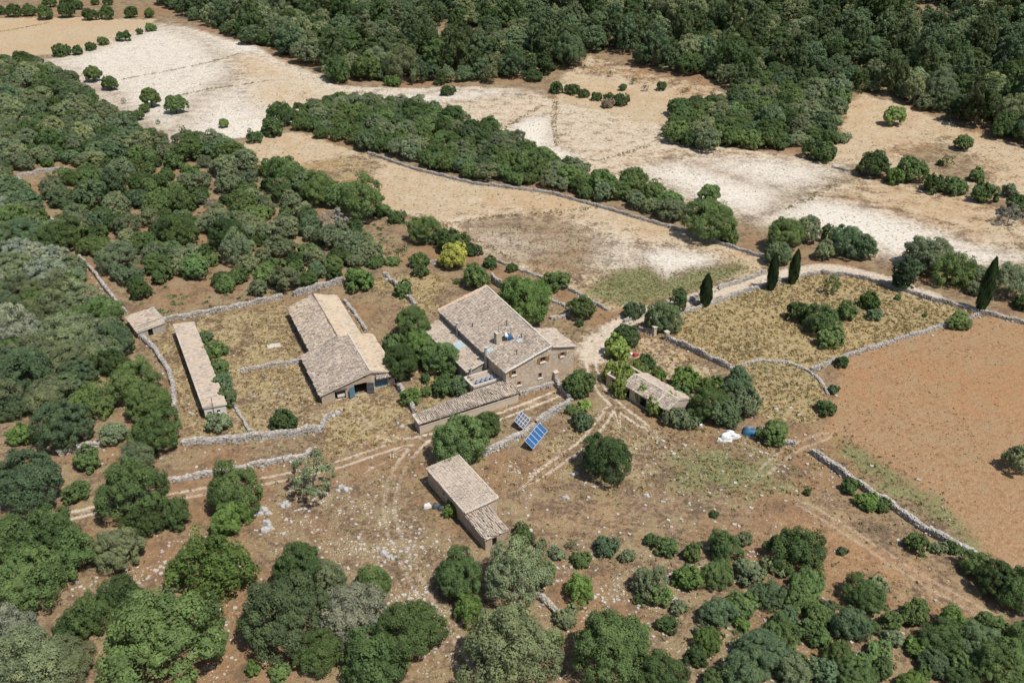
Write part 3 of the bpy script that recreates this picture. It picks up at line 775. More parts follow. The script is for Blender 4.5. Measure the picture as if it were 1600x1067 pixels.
# ------------------------------------------------------------------ barn
def barn():
    e = empty('barn', (-28.3, 111.2, 0), math.radians(24.5))
    tag(e, 'rambling stone barn with patched tile roofs and faded blue doors', 'barn')
    W, D, ZL, ZR = 7.7, 12.2, 1.7, 3.75
    mb = MB(); f0, f1 = (0, 0), (W, 0)
    H1, H2, H3 = (2.0, 3.65, .02, 1.62), (5.0, 7.0, .02, 2.05), (6.5, 6.95, 2.85, 3.2)
    panel(mb, f0, f1, ZL, ZR, [H1, H2, H3], depth=.45)
    panel(mb, f1, (W, D), ZR, ZR); panel(mb, (W, D), (0, D), ZR, ZL); panel(mb, (0, D), f0, ZL, ZL)
    mb.build('wall', M['barn_masonry'], e)
    dark_room(e, 1.2, 7.4, .46, 5, .01, 1.62); 
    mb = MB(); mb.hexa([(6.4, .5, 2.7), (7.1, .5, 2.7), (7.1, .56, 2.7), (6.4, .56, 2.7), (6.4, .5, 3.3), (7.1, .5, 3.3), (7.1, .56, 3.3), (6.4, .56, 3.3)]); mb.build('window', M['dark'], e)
    tile_roof(e, (-.3, -.25, ZL - .03), (-.3, D + .2, ZL - .03), (W, D + .2, ZR + .05), (W, -.25, ZR + .05), 'grey', seed=5, rough=1.8)
    edge_strip(e, (W, -.2, ZR + .1), (W, D + .1, ZR + .1), .32, .17)
    leaf_door(e, f0, f1, 5.0, 4.05, .05, 2.0, 'blue_door', math.radians(25), planks=4)
    leaf_door(e, f0, f1, 7.0, 8.0, .05, 2.0, 'grey_door', math.radians(20), planks=6, bars=True)
    mb = MB(); mb.box((2.85, -.02, 1.75), (2.1, .12, .22)); mb.build('lintel', M['old_wood'], e)
    # older gabled range behind
    x0, x1, xr, y0, y1 = 1.6, 9.7, 5.9, D, 28.6
    mb = MB(); panel(mb, (x0, y1), (x0, y0 + .02), 1.95, 1.95, [(4, 4.5, .8, 1.4), (10, 10.5, .8, 1.4)]); panel(mb, (x1, y0 + .02), (x1, y1), 2.7, 2.7)
    panel(mb, (x1, y1), (xr, y1), 2.7, 3.75); panel(mb, (xr, y1), (x0, y1), 3.75, 1.95); panel(mb, (xr + 1.9, y0 + .02), (x1, y0 + .02), 3.2, 2.7)
    mb.build('range_wall', M['grey_masonry'], e)
    tile_roof(e, (x0 - .3, y0, 1.95), (x0 - .3, y1 + .2, 1.95), (xr, y1 + .2, 3.85), (xr, y0, 3.85), 'mixed', 'range_roof', seed=6, rough=2.0)
    tile_roof(e, (x1 + .3, y0, 2.7), (x1 + .3, y1 + .2, 2.7), (xr, y1 + .2, 3.8), (xr, y0, 3.8), 'gold', 'range_roof', seed=7, rough=.9)
    edge_strip(e, (xr, y0 + .1, 3.85), (xr, y1 + .1, 3.85), .3, .12, 'old_wood')
    edge_strip(e, (x1 + .25, y0, 2.72), (x1 + .25, y1 + .1, 2.72), .24, .14)
    # lean-to on the garden side
    lx, ly0, ly1 = 11.6, .9, D + 1.2
    q0, q1 = (W + .02, ly0), (lx, ly0)
    hd = (.75, 2.75, .02, 1.95)
    mb = MB(); panel(mb, q0, q1, 3.2, 2.35, [hd, (.8, 1.5, 2.2, 2.5)]); panel(mb, q1, (lx, ly1), 2.35, 2.35); panel(mb, (lx, ly1), (W + .02, ly1), 2.35, 3.2); mb.build('lean_to_wall', M['render'], e)
    tile_roof(e, (lx + .3, ly0 - .3, 2.32), (lx + .3, ly1, 2.32), (W + .15, ly1, 3.3), (W + .15, ly0 - .3, 3.3), 'gold', 'lean_to_roof', seed=8)
    tile_roof(e, (W + 3.2, ly0 - .75, 1.9), (W + .9, ly0 - .75, 2.0), (W + .9, ly0 - .02, 2.3), (W + 3.2, ly0 - .02, 2.2), 'pale', 'door_hood', seed=9)
    leaf_door(e, q0, q1, .75, 2.75, .04, 1.93, 'blue_door', 0, off=-.12, planks=8)
    edge_strip(e, (W + .3, 7.2, 3.25), (lx, 7.2, 2.45), .2, .1, 'old_wood')
    return e
barn()

def cart():
    p = at(534, 619); e = empty('farm_trailer', (p.x, p.y, H(p.x, p.y, math)), math.radians(24.5))
    tag(e, 'small pale box trailer parked in the dark barn opening', 'trailer')
    mb = MB()
    mb.box((0, 0, .38), (1.5, 1.3, .07))
    for c, s in (((0, -.63, .62), (1.5, .05, .42)), ((0, .63, .62), (1.5, .05, .42)), ((-.73, 0, .62), (.05, 1.2, .42)), ((.73, 0, .62), (.05, 1.2, .42))): mb.box(c, s)
    mb.build('body', M['white_render'], e)
    for x in (-.82, .82):
        mb = MB(); mb.tube((x - .07, 0, .27), (x + .07, 0, .27), .27, n=14); mb.build('wheel', M['black'], e)
    mb = MB(); mb.tube((0, -.6, .38), (0, -1.3, .32), .04); mb.build('drawbar', M['metal'], e)
cart()

# ------------------------------------------------------------------ small buildings
def long_shed():
    e = empty('long_shed', (-44.3, 106.7, 0), math.radians(26.6))
    tag(e, 'long narrow livestock shed with a pinkish low tiled roof', 'shed')
    W, L, zl, zr = 3.0, 27.4, 2.45, 2.15
    mb = MB(); hd, hw = (.35, .95, .02, 1.5), (1.7, 2.15, 1.0, 1.45)
    panel(mb, (0, 0), (W, 0), zl, zr, [hd, hw]); mb.build('front_wall', M['white_render'], e)
    mb = MB(); panel(mb, (W, 0), (W, L), zr, zr); panel(mb, (W, L), (0, L), zr, zl); panel(mb, (0, L), (0, 0), zl, zl); mb.build('wall', M['grey_masonry'], e)
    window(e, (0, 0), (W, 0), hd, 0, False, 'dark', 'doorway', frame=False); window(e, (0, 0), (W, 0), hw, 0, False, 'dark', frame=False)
    tile_roof(e, (W + .2, -.15, zr), (W + .2, L + .1, zr), (-.12, L + .1, zl + .02), (-.12, -.15, zl + .02), 'pink', seed=10)
    edge_strip(e, (-.05, -.1, zl + .03), (-.05, L, zl + .03), .26, .1)
    mb = MB(); mb.tube((1.25, -.1, 0), (1.25, -.1, 3.9), .05); mb.build('mast', M['old_wood'], e)
    mb = MB(); mb.box((1.25, -.12, 3.0), (.09, .09, 1.9)); mb.build('bracket', M['old_wood'], e)
long_shed()
def hut():
    e = empty('stone_hut', (-62.3, 129.9, 0), math.radians(37))
    tag(e, 'small square stone hut with a single-slope tiled roof at the wall corner', 'hut')
    W, L = 4.5, 6.0
    mb = MB(); panel(mb, (0, 0), (W, 0), 2.0, 2.3, [(1.6, 2.4, .02, 1.7)]); panel(mb, (W, 0), (W, L), 2.3, 2.3); panel(mb, (W, L), (0, L), 2.3, 2.0); panel(mb, (0, L), (0, 0), 2.0, 2.0); mb.build('wall', M['grey_masonry'], e)
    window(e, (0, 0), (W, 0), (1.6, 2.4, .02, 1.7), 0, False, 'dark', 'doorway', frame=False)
    tile_roof(e, (-.2, 1.3, 2.0), (-.2, L + .15, 2.0), (W + .15, L + .15, 2.4), (W + .15, 1.3, 2.4), 'pale', seed=12)
    tile_roof(e, (-.2, -.15, 1.78), (-.2, 1.2, 1.85), (W + .15, 1.2, 2.22), (W + .15, -.15, 2.15), 'pale', seed=13)
    edge_strip(e, (W + .1, 1.3, 2.42), (W + .1, L + .1, 2.42), .3, .14, 'rock')
hut()
def field_house():
    e = empty('field_house', (-5.6, 84.0, 0), math.radians(32))
    tag(e, 'small stone outbuilding with a beige tiled roof and a lower annex in the clearing', 'outbuilding')
    W, L = 4.4, 10.2
    mb = MB(); panel(mb, (0, 0), (W, 0), 2.5, 2.75); panel(mb, (W, 0), (W, L), 2.75, 2.75, [(1.2, 2.0, .9, 1.8)]); panel(mb, (W, L), (0, L), 2.75, 2.5); panel(mb, (0, L), (0, 0), 2.5, 2.5, [(4.2, 4.6, 1.0, 1.7)]); mb.build('wall', M['masonry'], e)
    window(e, (W, 0), (W, L), (1.2, 2.0, .9, 1.8), 0); window(e, (0, L), (0, 0), (4.2, 4.6, 1.0, 1.7), 0, False, 'dark')
    tile_roof(e, (-.2, -.12, 2.5), (-.2, L + .1, 2.5), (W + .2, L + .1, 2.82), (W + .2, -.12, 2.82), 'even', seed=14, pitch=.23, row=.4)
    for a, b in (((-.2, -.1, 2.52), (W + .15, -.1, 2.86)), ((-.17, 0, 2.52), (-.17, L, 2.52)), ((W + .15, 0, 2.85), (W + .15, L, 2.85))): edge_strip(e, a, b, .24, .12)
    leaf_door(e, (W, 0), (W, L), 2.02, 2.75, .85, 1.8, 'old_wood', math.radians(75), planks=3, name='shutter')
    x1, y0 = 3.05, -4.6; hd = (.95, 1.6, .02, 1.35)
    mb = MB(); panel(mb, (0, y0), (x1, y0), 1.72, 1.85, [hd]); panel(mb, (x1, y0), (x1, -.01), 1.85, 2.05); panel(mb, (0, -.01), (0, y0), 1.95, 1.72); mb.build('annex_wall', M['barn_masonry'], e)
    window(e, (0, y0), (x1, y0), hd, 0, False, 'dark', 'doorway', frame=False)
    tile_roof(e, (-.15, y0 - .15, 1.78), (x1 + .15, y0 - .15, 1.88), (x1 + .15, -.02, 2.15), (-.15, -.02, 2.05), 'pale', 'annex_roof', seed=15, rough=2.0)
field_house()
def vine_shed():
    e = empty('vine_shed', (22.4, 106.6, 0), math.radians(38.8))
    tag(e, 'low shed with a brown tiled roof and open bays, half overgrown by grapevine', 'shed')
    W, xr, L = 4.6, 2.1, 12.6
    hs = [(.9, 2.0, .02, 1.7), (4.2, 5.6, .02, 1.7), (7.6, 8.6, .02, 1.6), (9.6, 11.4, .02, 1.7)]
    mb = MB(); panel(mb, (0, L), (0, 0), 2.05, 2.05, [(L - b, L - a, z0, z1) for a, b, z0, z1 in hs][::-1]); panel(mb, (W, 0), (W, L), 2.1, 2.1)
    for y, s in ((0, 1), (L, -1)):
        if s > 0: panel(mb, (0, y), (xr, y), 2.05, 2.95); panel(mb, (xr, y), (W, y), 2.95, 2.1)
        else: panel(mb, (W, y), (xr, y), 2.1, 2.95); panel(mb, (xr, y), (0, y), 2.95, 2.05)
    mb.build('wall', M['render'], e)
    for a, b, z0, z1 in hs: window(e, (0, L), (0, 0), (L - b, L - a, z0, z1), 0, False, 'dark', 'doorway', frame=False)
    tile_roof(e, (-.25, -.1, 2.05), (-.25, 8.8, 2.05), (xr, 8.8, 3.05), (xr, -.1, 3.05), 'grey', seed=16)
    tile_roof(e, (W + .2, -.1, 2.1), (W + .2, 8.8, 2.1), (xr, 8.8, 3.02), (xr, -.1, 3.02), 'pink', seed=17)
    mb = MB()
    for i in range(9): mb.tube((-.2 + .6 * i, 8.9, 2.15), (-.2 + .6 * i, 12.7, 2.15), .05, n=6)
    mb.build('pergola_beam', M['old_wood'], e)
    edge_strip(e, (xr, 0, 3.05), (xr, 8.8, 3.05), .3, .14)
    edge_strip(e, (-.2, 2.2, 2.15), (xr, 2.2, 3.1), .3, .1); edge_strip(e, (-.2, 8.7, 2.15), (xr, 8.7, 3.1), .4, .1)
vine_shed()

# ------------------------------------------------------------------ solar panels
def blue_array():
    c = (at(821, 690, 1.5) + at(845, 661, 1.7) + at(853, 669, .7) + at(831, 701, .6)) / 4
    ax = Vector((at(845, 661, 1.6) - at(821, 690, 1.6))); ax.z = 0; ax.normalize()
    dn = Vector((ax.y, -ax.x, 0)); t = math.radians(38); dv = dn * math.cos(t) + Vector((0, 0, -math.sin(t))); nv = dn * math.sin(t) + Vector((0, 0, math.cos(t)))
    e = empty('solar_array', (c.x, c.y, H(c.x, c.y, math)))
    tag(e, 'blue solar panel array of five modules on a stand', 'solar panel')
    o = Vector((0, 0, 1.05)); w, hgt = .93, 1.65
    for i in range(5):
        m0 = o + ax * ((i - 2) * (w + .03))
        mb = MB()
        q = lambda a, b, k: m0 + ax * a + dv * b + nv * k
        a, b = w / 2, hgt / 2
        mb.hexa([q(-a, b, -.02), q(a, b, -.02), q(a, -b, -.02), q(-a, -b, -.02), q(-a, b, .02), q(a, b, .02), q(a, -b, .02), q(-a, -b, .02)]); md = mb.build('module', M['panel_blue'], e)
        mb = MB()
        for s0, s1, r0, r1 in ((-a - .01, -a + .045, -b, b), (a - .045, a + .01, -b, b), (-a + .045, a - .045, -b - .01, -b + .05), (-a + .045, a - .045, b - .05, b + .01)):
            mb.hexa([q(s0, r1, -.03), q(s1, r1, -.03), q(s1, r0, -.03), q(s0, r0, -.03), q(s0, r1, .035), q(s1, r1, .035), q(s1, r0, .035), q(s0, r0, .035)])
        mb.build('frame', M['alu'], md)
    for s in (-1.9, 0, 1.9):
        mb = MB(); top, bot = o + ax * s - dv * .7 - nv * .04, o + ax * s + dv * .7 - nv * .04
        mb.tube(top, (top.x, top.y, -.05), .035); mb.tube(bot, (bot.x, bot.y, -.05), .035); mb.tube(top, bot, .035); mb.build('stand', M['metal'], e)
blue_array()
def grey_array():
    c = at(816, 656, 1.5)
    e = empty('solar_tracker', (c.x, c.y, H(c.x, c.y, math)))
    tag(e, 'pale grey square solar panel of small cells on a single post', 'solar panel')
    ax = Vector((.72, -.70, 0)).normalized(); dn = Vector((.70, .72, 0)).normalized() * -1; t = math.radians(33)
    ax = (ax * math.cos(math.radians(18)) + Vector((0, 0, -math.sin(math.radians(18))))).normalized()
    dv = dn * math.cos(t) + Vector((0, 0, -math.sin(t))); nv = ax.cross(dv).normalized(); nv = nv if nv.z > 0 else -nv
    o = Vector((0, 0, 1.5))
    for i in range(3):
        for j in range(4):
            if (i, j) == (1, 2): continue
            m0 = o + ax * ((j - 1.5) * .47) + dv * ((i - 1) * .56); mb = MB()
            q = lambda a, b, k: m0 + ax * a + dv * b + nv * k
            mb.hexa([q(-.19, .23, -.02), q(.19, .23, -.02), q(.19, -.23, -.02), q(-.19, -.23, -.02), q(-.19, .23, .02), q(.19, .23, .02), q(.19, -.23, .02), q(-.19, -.23, .02)]); mb.build('module', M['panel_grey'], e)
    mb = MB(); q = lambda a, b, k: o + ax * a + dv * b + nv * k
    for j in range(5): a = (j - 2) * .47; mb.hexa([q(a - .045, .86, -.03), q(a + .045, .86, -.03), q(a + .045, -.86, -.03), q(a - .045, -.86, -.03), q(a - .045, .86, .01), q(a + .045, .86, .01), q(a + .045, -.86, .01), q(a - .045, -.86, .01)])
    for j in range(4): b = (j - 1.5) * .56; mb.hexa([q(-.98, b + .05, -.02), q(.98, b + .05, -.02), q(.98, b - .05, -.02), q(-.98, b - .05, -.02), q(-.98, b + .05, .005), q(.98, b + .05, .005), q(.98, b - .05, .005), q(-.98, b - .05, .005)])
    mb.build('frame', M['alu'], e)
    mb = MB(); mb.tube((0, 0, -.1), (0, 0, 1.45), .08, .06); mb.build('post', M['metal'], e)
grey_array()
# ------------------------------------------------------------------ dry stone walls
def drystone_mat():
    g = G('dry_stone')
    t = g.attr('tint')
    c = g.mix(t, (.24, .225, .205), (.52, .485, .435))
    c = g.mix(g.math('MULTIPLY', g.step(g.noise(.9, 4), .5, .7), .6), c, (.40, .31, .215))
    c = g.mix(.8, c, g.mix(g.noise(6, 4, .7), (.55, .55, .55), (1.3, 1.3, 1.3)), 'MULTIPLY')
    g.base(c, .95); g.bump(g.noise(8, 3), .5, .05)
    return g.m
M['dry'] = drystone_mat()
UB = np.array([(-1, -1, -1), (1, -1, -1), (1, 1, -1), (-1, 1, -1), (-1, -1, 1), (1, -1, 1), (1, 1, 1), (-1, 1, 1)], float) * .5
UF = np.array([(3, 2, 1, 0), (4, 5, 6, 7), (0, 1, 5, 4), (1, 2, 6, 5), (2, 3, 7, 6), (3, 0, 4, 7)])
def stone_cloud(C, S, A, R, name, mat, tint, jit=.22):
    """many irregular stones as one mesh: centres, sizes, headings"""
    n = len(C)
    J = UB[None] + R.normal(0, jit * .4, (n, 8, 3)).clip(-.2, .2)
    V = J * S[:, None, :]
    ca, sa = np.cos(A)[:, None], np.sin(A)[:, None]
    tl = R.normal(0, .12, (n, 1))
    x, y, z = V[..., 0], V[..., 1], V[..., 2]
    z = z + x * tl
    V = np.stack([x * ca - y * sa, x * sa + y * ca, z], -1) + C[:, None, :]
    F_ = (np.arange(n) * 8)[:, None, None] + UF[None]
    return np_mesh(name, V.reshape(-1, 3), F_.reshape(-1, 4), mat, np.repeat(tint, 6))
WALL_P = []
def dry_wall(pts, label, h=1.15, t=.62, ruin=.28, stone=.42, seed=0, cat='stone wall', pale=.0):
    R = np.random.default_rng(100 + seed)
    P = [at(x, y) for x, y in pts]
    far = P[0].y > 118
    h, t, stone = h * (.72 if far else .8), t * (.62 if far else .72), stone * (.76 if far else .84)
    P = [at(x, y) for x, y in pts]
    WALL_P.append(np.array([(q.x, q.y) for q in P]))
    # densify
    Q = []
    for a, b in zip(P, P[1:]):
        k = max(1, int((b - a).length / 1.5))
        Q += [a + (b - a) * i / k for i in range(k)]
    Q.append(P[-1])
    Q = np.array([(q.x, q.y) for q in Q])
    if len(Q) > 4:
        Q[1:-1] += R.normal(0, .07, (len(Q) - 2, 2))
    seg = np.diff(Q, axis=0); L = np.hypot(*seg.T); S = np.concatenate([[0], np.cumsum(L)]); tot = S[-1]
    ph = R.uniform(0, 9, 3)
    def hh(s): return h * (1 - ruin * (.5 + .5 * np.sin(s * .55 + ph[0]) * np.sin(s * .21 + ph[1])) - ruin * .5 * np.sin(s * 1.7 + ph[2]))
    def pos(s):
        x, y = np.interp(s, S, Q[:, 0]), np.interp(s, S, Q[:, 1])
        i = np.clip(np.searchsorted(S, s, side='right') - 1, 0, len(L) - 1)
        return x, y, np.arctan2(seg[i, 1], seg[i, 0])
    e = empty('dry_stone_wall', (0, 0, 0))
    tag(e, label, cat, kind='thing')
    # core
    n = max(2, int(tot / 1.0)); s = np.linspace(.05, tot - .05, n); x, y, a = pos(s); z = H(x, y); hv = hh(s) * .93
    nx_, ny_ = -np.sin(a) * t * .40, np.cos(a) * t * .40
    V = np.stack([np.stack([x + nx_ * k, y + ny_ * k, zz], -1) for k, zz in ((1.15, z - .4), (-1.15, z - .4), (-.85, z + hv), (.85, z + hv))], 1)
    F_ = []
    for i in range(n - 1):
        b = i * 4; F_ += [(b + k, b + 4 + k, b + 4 + (k + 1) % 4, b + (k + 1) % 4) for k in range(4)]
    F_ += [(0, 1, 2, 3), (n * 4 - 1, n * 4 - 2, n * 4 - 3, n * 4 - 4)]
    core = link('wall_core', np_mesh('wall_core', V.reshape(-1, 3), F_, M['dry'], np.full(len(F_), .12)), e)
    # stones
    C, Z, A, T = [], [], [], []
    rows = max(1, int(round(h / (stone * .72))))
    for side in (-1, 1):
        for r in range(rows):
            k = max(1, int(tot / (stone * 1.12))); ss = (np.arange(k) + R.uniform(.2, .8, k)) * tot / k
            x, y, a = pos(ss); hv = hh(ss); zc = (r + .5) / rows * hv
            off = side * t * (.44 - .09 * (r / rows)) + R.normal(0, .03, k)
            C.append(np.stack([x - np.sin(a) * off, y + np.cos(a) * off, H(x, y) + zc], -1))
            Z.append(np.stack([R.uniform(.75, 1.3, k) * stone, R.uniform(.5, .9, k) * stone, R.uniform(.75, 1.05, k) * h / rows], -1)); A.append(a + R.normal(0, .15, k))
            T.append(R.beta(2, 2, k))
    for off0 in ((-.2, .2) if t > .5 else (0,)):
        k = max(1, int(tot / (stone * .95))); ss = (np.arange(k) + R.uniform(.1, .9, k)) * tot / k
        x, y, a = pos(ss); off = off0 * t + R.normal(0, .05, k)
        C.append(np.stack([x - np.sin(a) * off, y + np.cos(a) * off, H(x, y) + hh(ss) + R.uniform(-.05, .06, k)], -1))
        Z.append(np.stack([R.uniform(.7, 1.25, k) * stone, R.uniform(.6, 1.1, k) * stone, R.uniform(.4, .75, k) * stone], -1)); A.append(a + R.normal(0, .4, k)); T.append(R.beta(3, 2, k))
    k = int(tot * 1.2 * ruin * 3) + 1                       # fallen stones at the foot
    ss = R.uniform(0, tot, k); x, y, a = pos(ss); off = R.choice([-1, 1], k) * (t * .5 + R.exponential(.3, k))
    fx, fy = x - np.sin(a) * off, y + np.cos(a) * off
    C.append(np.stack([fx, fy, H(fx, fy) + .05], -1)); Z.append(R.uniform(.15, .4, (k, 3))); A.append(R.uniform(0, 6, k)); T.append(R.beta(2, 2, k))
    C, Z, A, T = (np.concatenate(v) for v in (C, Z, A, T))
    tag(link('stones', stone_cloud(C, Z, A, R, 'stones', M['dry'], (T + pale * .6).clip(0, 1)), e), kind='stuff')
WALLS = [
 ([(125,405),(155,437),(175,466),(197,492)], 'thin straight stone wall running down through the trees to the square hut', dict(h=1.3)),
 ([(213,520),(238,545),(262,575),(271,603),(274,642)], 'curved stone wall bending round outside the long narrow shed', dict(h=1.3, t=.8)),
 ([(28,280),(42,297),(57,314)], 'short dark stone wall stub among the trees by the small bare corner plot', dict(h=1.2)),
 ([(78,343),(92,357)], 'broken piece of pale wall showing between dense grey-green trees', dict(h=1.2, pale=.2)),
 ([(27,277),(65,269),(107,265)], 'pale stone wall along the back of the small bare corner plot', dict(h=1.1, pale=.2)),
 ([(250,504),(330,489),(400,474),(441,466)], 'straight pale-topped stone wall closing the back of the shed yard', dict(h=1.2, pale=.15)),
 ([(459,463),(500,451),(536,441)], 'rough thick stone wall behind the golden-roofed end of the barn', dict(h=1.6, t=.8, ruin=.25)),
 ([(377,580),(420,574),(475,566)], 'low stone wall dividing the straw yard beside the barn', dict(h=.95, pale=.15)),
 ([(286,694),(340,690),(395,686),(450,680),(502,673)], 'broad tumbled stone wall with a round bush growing against it', dict(h=1.1, t=1.3, ruin=.35)),
 ([(502,673),(508,655),(522,646)], 'short ruined wall end turning up toward the barn door', dict(h=.8, t=.6, ruin=.3)),
 ([(265,754),(330,742),(400,729),(478,714),(487,706)], 'low pale stone wall along the upper side of the farm track', dict(h=1.0, pale=.2)),
 ([(752,713),(785,697),(812,683),(835,668)], 'stone wall passing close behind the blue solar panels', dict(h=1.0, t=.9, ruin=.2, pale=.1)),
 ([(838,664),(862,648),(893,631)], 'stone wall climbing from the solar panels toward the round dark tree', dict(h=1.2, t=.8, ruin=.15, pale=.1)),
 ([(600,429),(622,452),(650,479)], 'ruined dark stone wall between the barn yard and the farmhouse back', dict(h=1.3, t=.8, ruin=.4)),
 ([(640,417),(665,413),(688,410)], 'low tumbled wall running up to the yellow-green round tree', dict(h=.8, ruin=.35)),
 ([(575,240),(650,266),(740,288),(862,303)], 'field wall half hidden in shade below the long tree belt', dict(h=.9)),
 ([(864,304),(960,331),(1080,366),(1200,406)], 'long dark field wall along the upper side of the grassy field', dict(h=1.0)),
 ([(975,504),(1050,478),(1110,462)], 'pale wall on the field side of the farm track near the house', dict(h=1.2, pale=.2)),
 ([(1122,452),(1160,440),(1196,427)], 'pale wall on the field side of the track above the cypress', dict(h=1.1, pale=.2)),
 ([(998,514),(1022,524)], 'short dark wall beside the gate pillar of the bare yard', dict(h=1.2)),
 ([(1040,531),(1080,549),(1141,577)], 'straight dark wall between the bare yard and the dry-grass enclosure', dict(h=1.6)),
 ([(1141,577),(1165,568),(1190,564),(1230,567),(1263,579),(1284,597),(1294,618)], 'curved rim wall of the round threshing floor', dict(h=.38, t=.5, stone=.36, pale=.25, ruin=.15)),
 ([(1267,580),(1340,552),(1440,521),(1528,494)], 'stone wall between the dry-grass enclosure and the red earth field', dict(h=1.0, t=.7)),
 ([(1060,492),(1110,476),(1170,455),(1230,437),(1280,428)], 'low wall on the enclosure side of the track, beneath the cypresses', dict(h=.9, pale=.2)),
 ([(1282,427),(1330,432),(1385,446),(1440,464)], 'bending white-topped wall along the outside curve of the track', dict(h=1.1, pale=.3)),
 ([(1442,465),(1500,480),(1545,492),(1625,513)], 'white-topped wall passing the tall leaning cypress', dict(h=1.1, t=.75, pale=.3)),
 ([(1267,707),(1330,752),(1400,797),(1460,838),(1532,876)], 'straight grey wall along the near edge of the red earth field', dict(h=1.15, t=.75)),
 ([(838,931),(858,945),(872,962)], 'short length of grey wall between shrubs near the bottom', dict(h=.9)),
 ([(538,470),(552,488),(572,518)], 'crumbling rubble wall beside the golden barn roof', dict(h=.8, ruin=.4)),
 ([(623,606),(636,625),(648,645)], 'garden wall end beside bright green shrubs next to the blue doors', dict(h=1.5)),
 ([(812,617),(838,609),(866,601)], 'low terrace wall in front of the farmhouse', dict(h=.8, t=.45, pale=.25, stone=.34)),
 ([(869,601),(878,612),(890,627)], 'stepped wall with a pillar beside the round dark tree', dict(h=1.4, t=.6)),
 ([(1224,692),(1243,696)], 'tiny wall stub by the dark bush near the rubbish', dict(h=1.0)),
 ([(775,408),(840,433),(900,458),(950,486)], 'low dark retaining wall between the field and the house back', dict(h=.7, ruin=.25)),
 ([(92,712),(130,702),(162,694)], 'grey wall fragment between round bushes on the wooded side', dict(h=1.2, t=.8)),
 ([(362,628),(375,650),(390,675)], 'thin dark edging wall in the straw yard', dict(h=.6, t=.3, stone=.3)),
 ([(650,355),(660,372),(690,383)], 'scattered low white wall among weeds above the yellow tree', dict(h=.5, ruin=.5, pale=.3)),
 ([(860,499),(878,496),(897,490)], 'low white wall beside the dark olive behind the farmhouse', dict(h=.7, pale=.5)),
 ([(768,440),(776,446),(786,452)], 'pale ruined wall end at the top corner of the farmhouse', dict(h=2.4, pale=.3, ruin=.2)),
 ([(845,462),(880,478),(893,487)], 'terrace edge wall between field and olive behind the farmhouse', dict(h=.6, ruin=.3)),
 ([(1300,262),(1325,268)], 'short grey wall below the dark bushes at the field corner', dict(h=.8)),
]
for i, (p, lab, kw) in enumerate(WALLS):
    dry_wall(p, lab, seed=i, **kw)

# gate pillars
for px, py, lab, hgt in ((868, 598, 'square pillar with a hollow cap at the end of the terrace wall', 1.9), (1022, 524, 'pale square gate pillar of the bare yard', 1.6), (1041, 531, 'pale gate pillar joined to the straight dark wall', 1.5)):
    p = at(px, py); e = empty('gate_pillar', p, .5)
    mb = MB(); mb.box((0, 0, hgt / 2 - .2), (.62, .62, hgt + .4)); mb.build('shaft', M['render'], e)
    mb = MB(); mb.box((0, 0, hgt + .07), (.8, .8, .14)); mb.build('cap', M['mortar'], e)
    tag(e, lab, 'pillar', 'gate pillars')
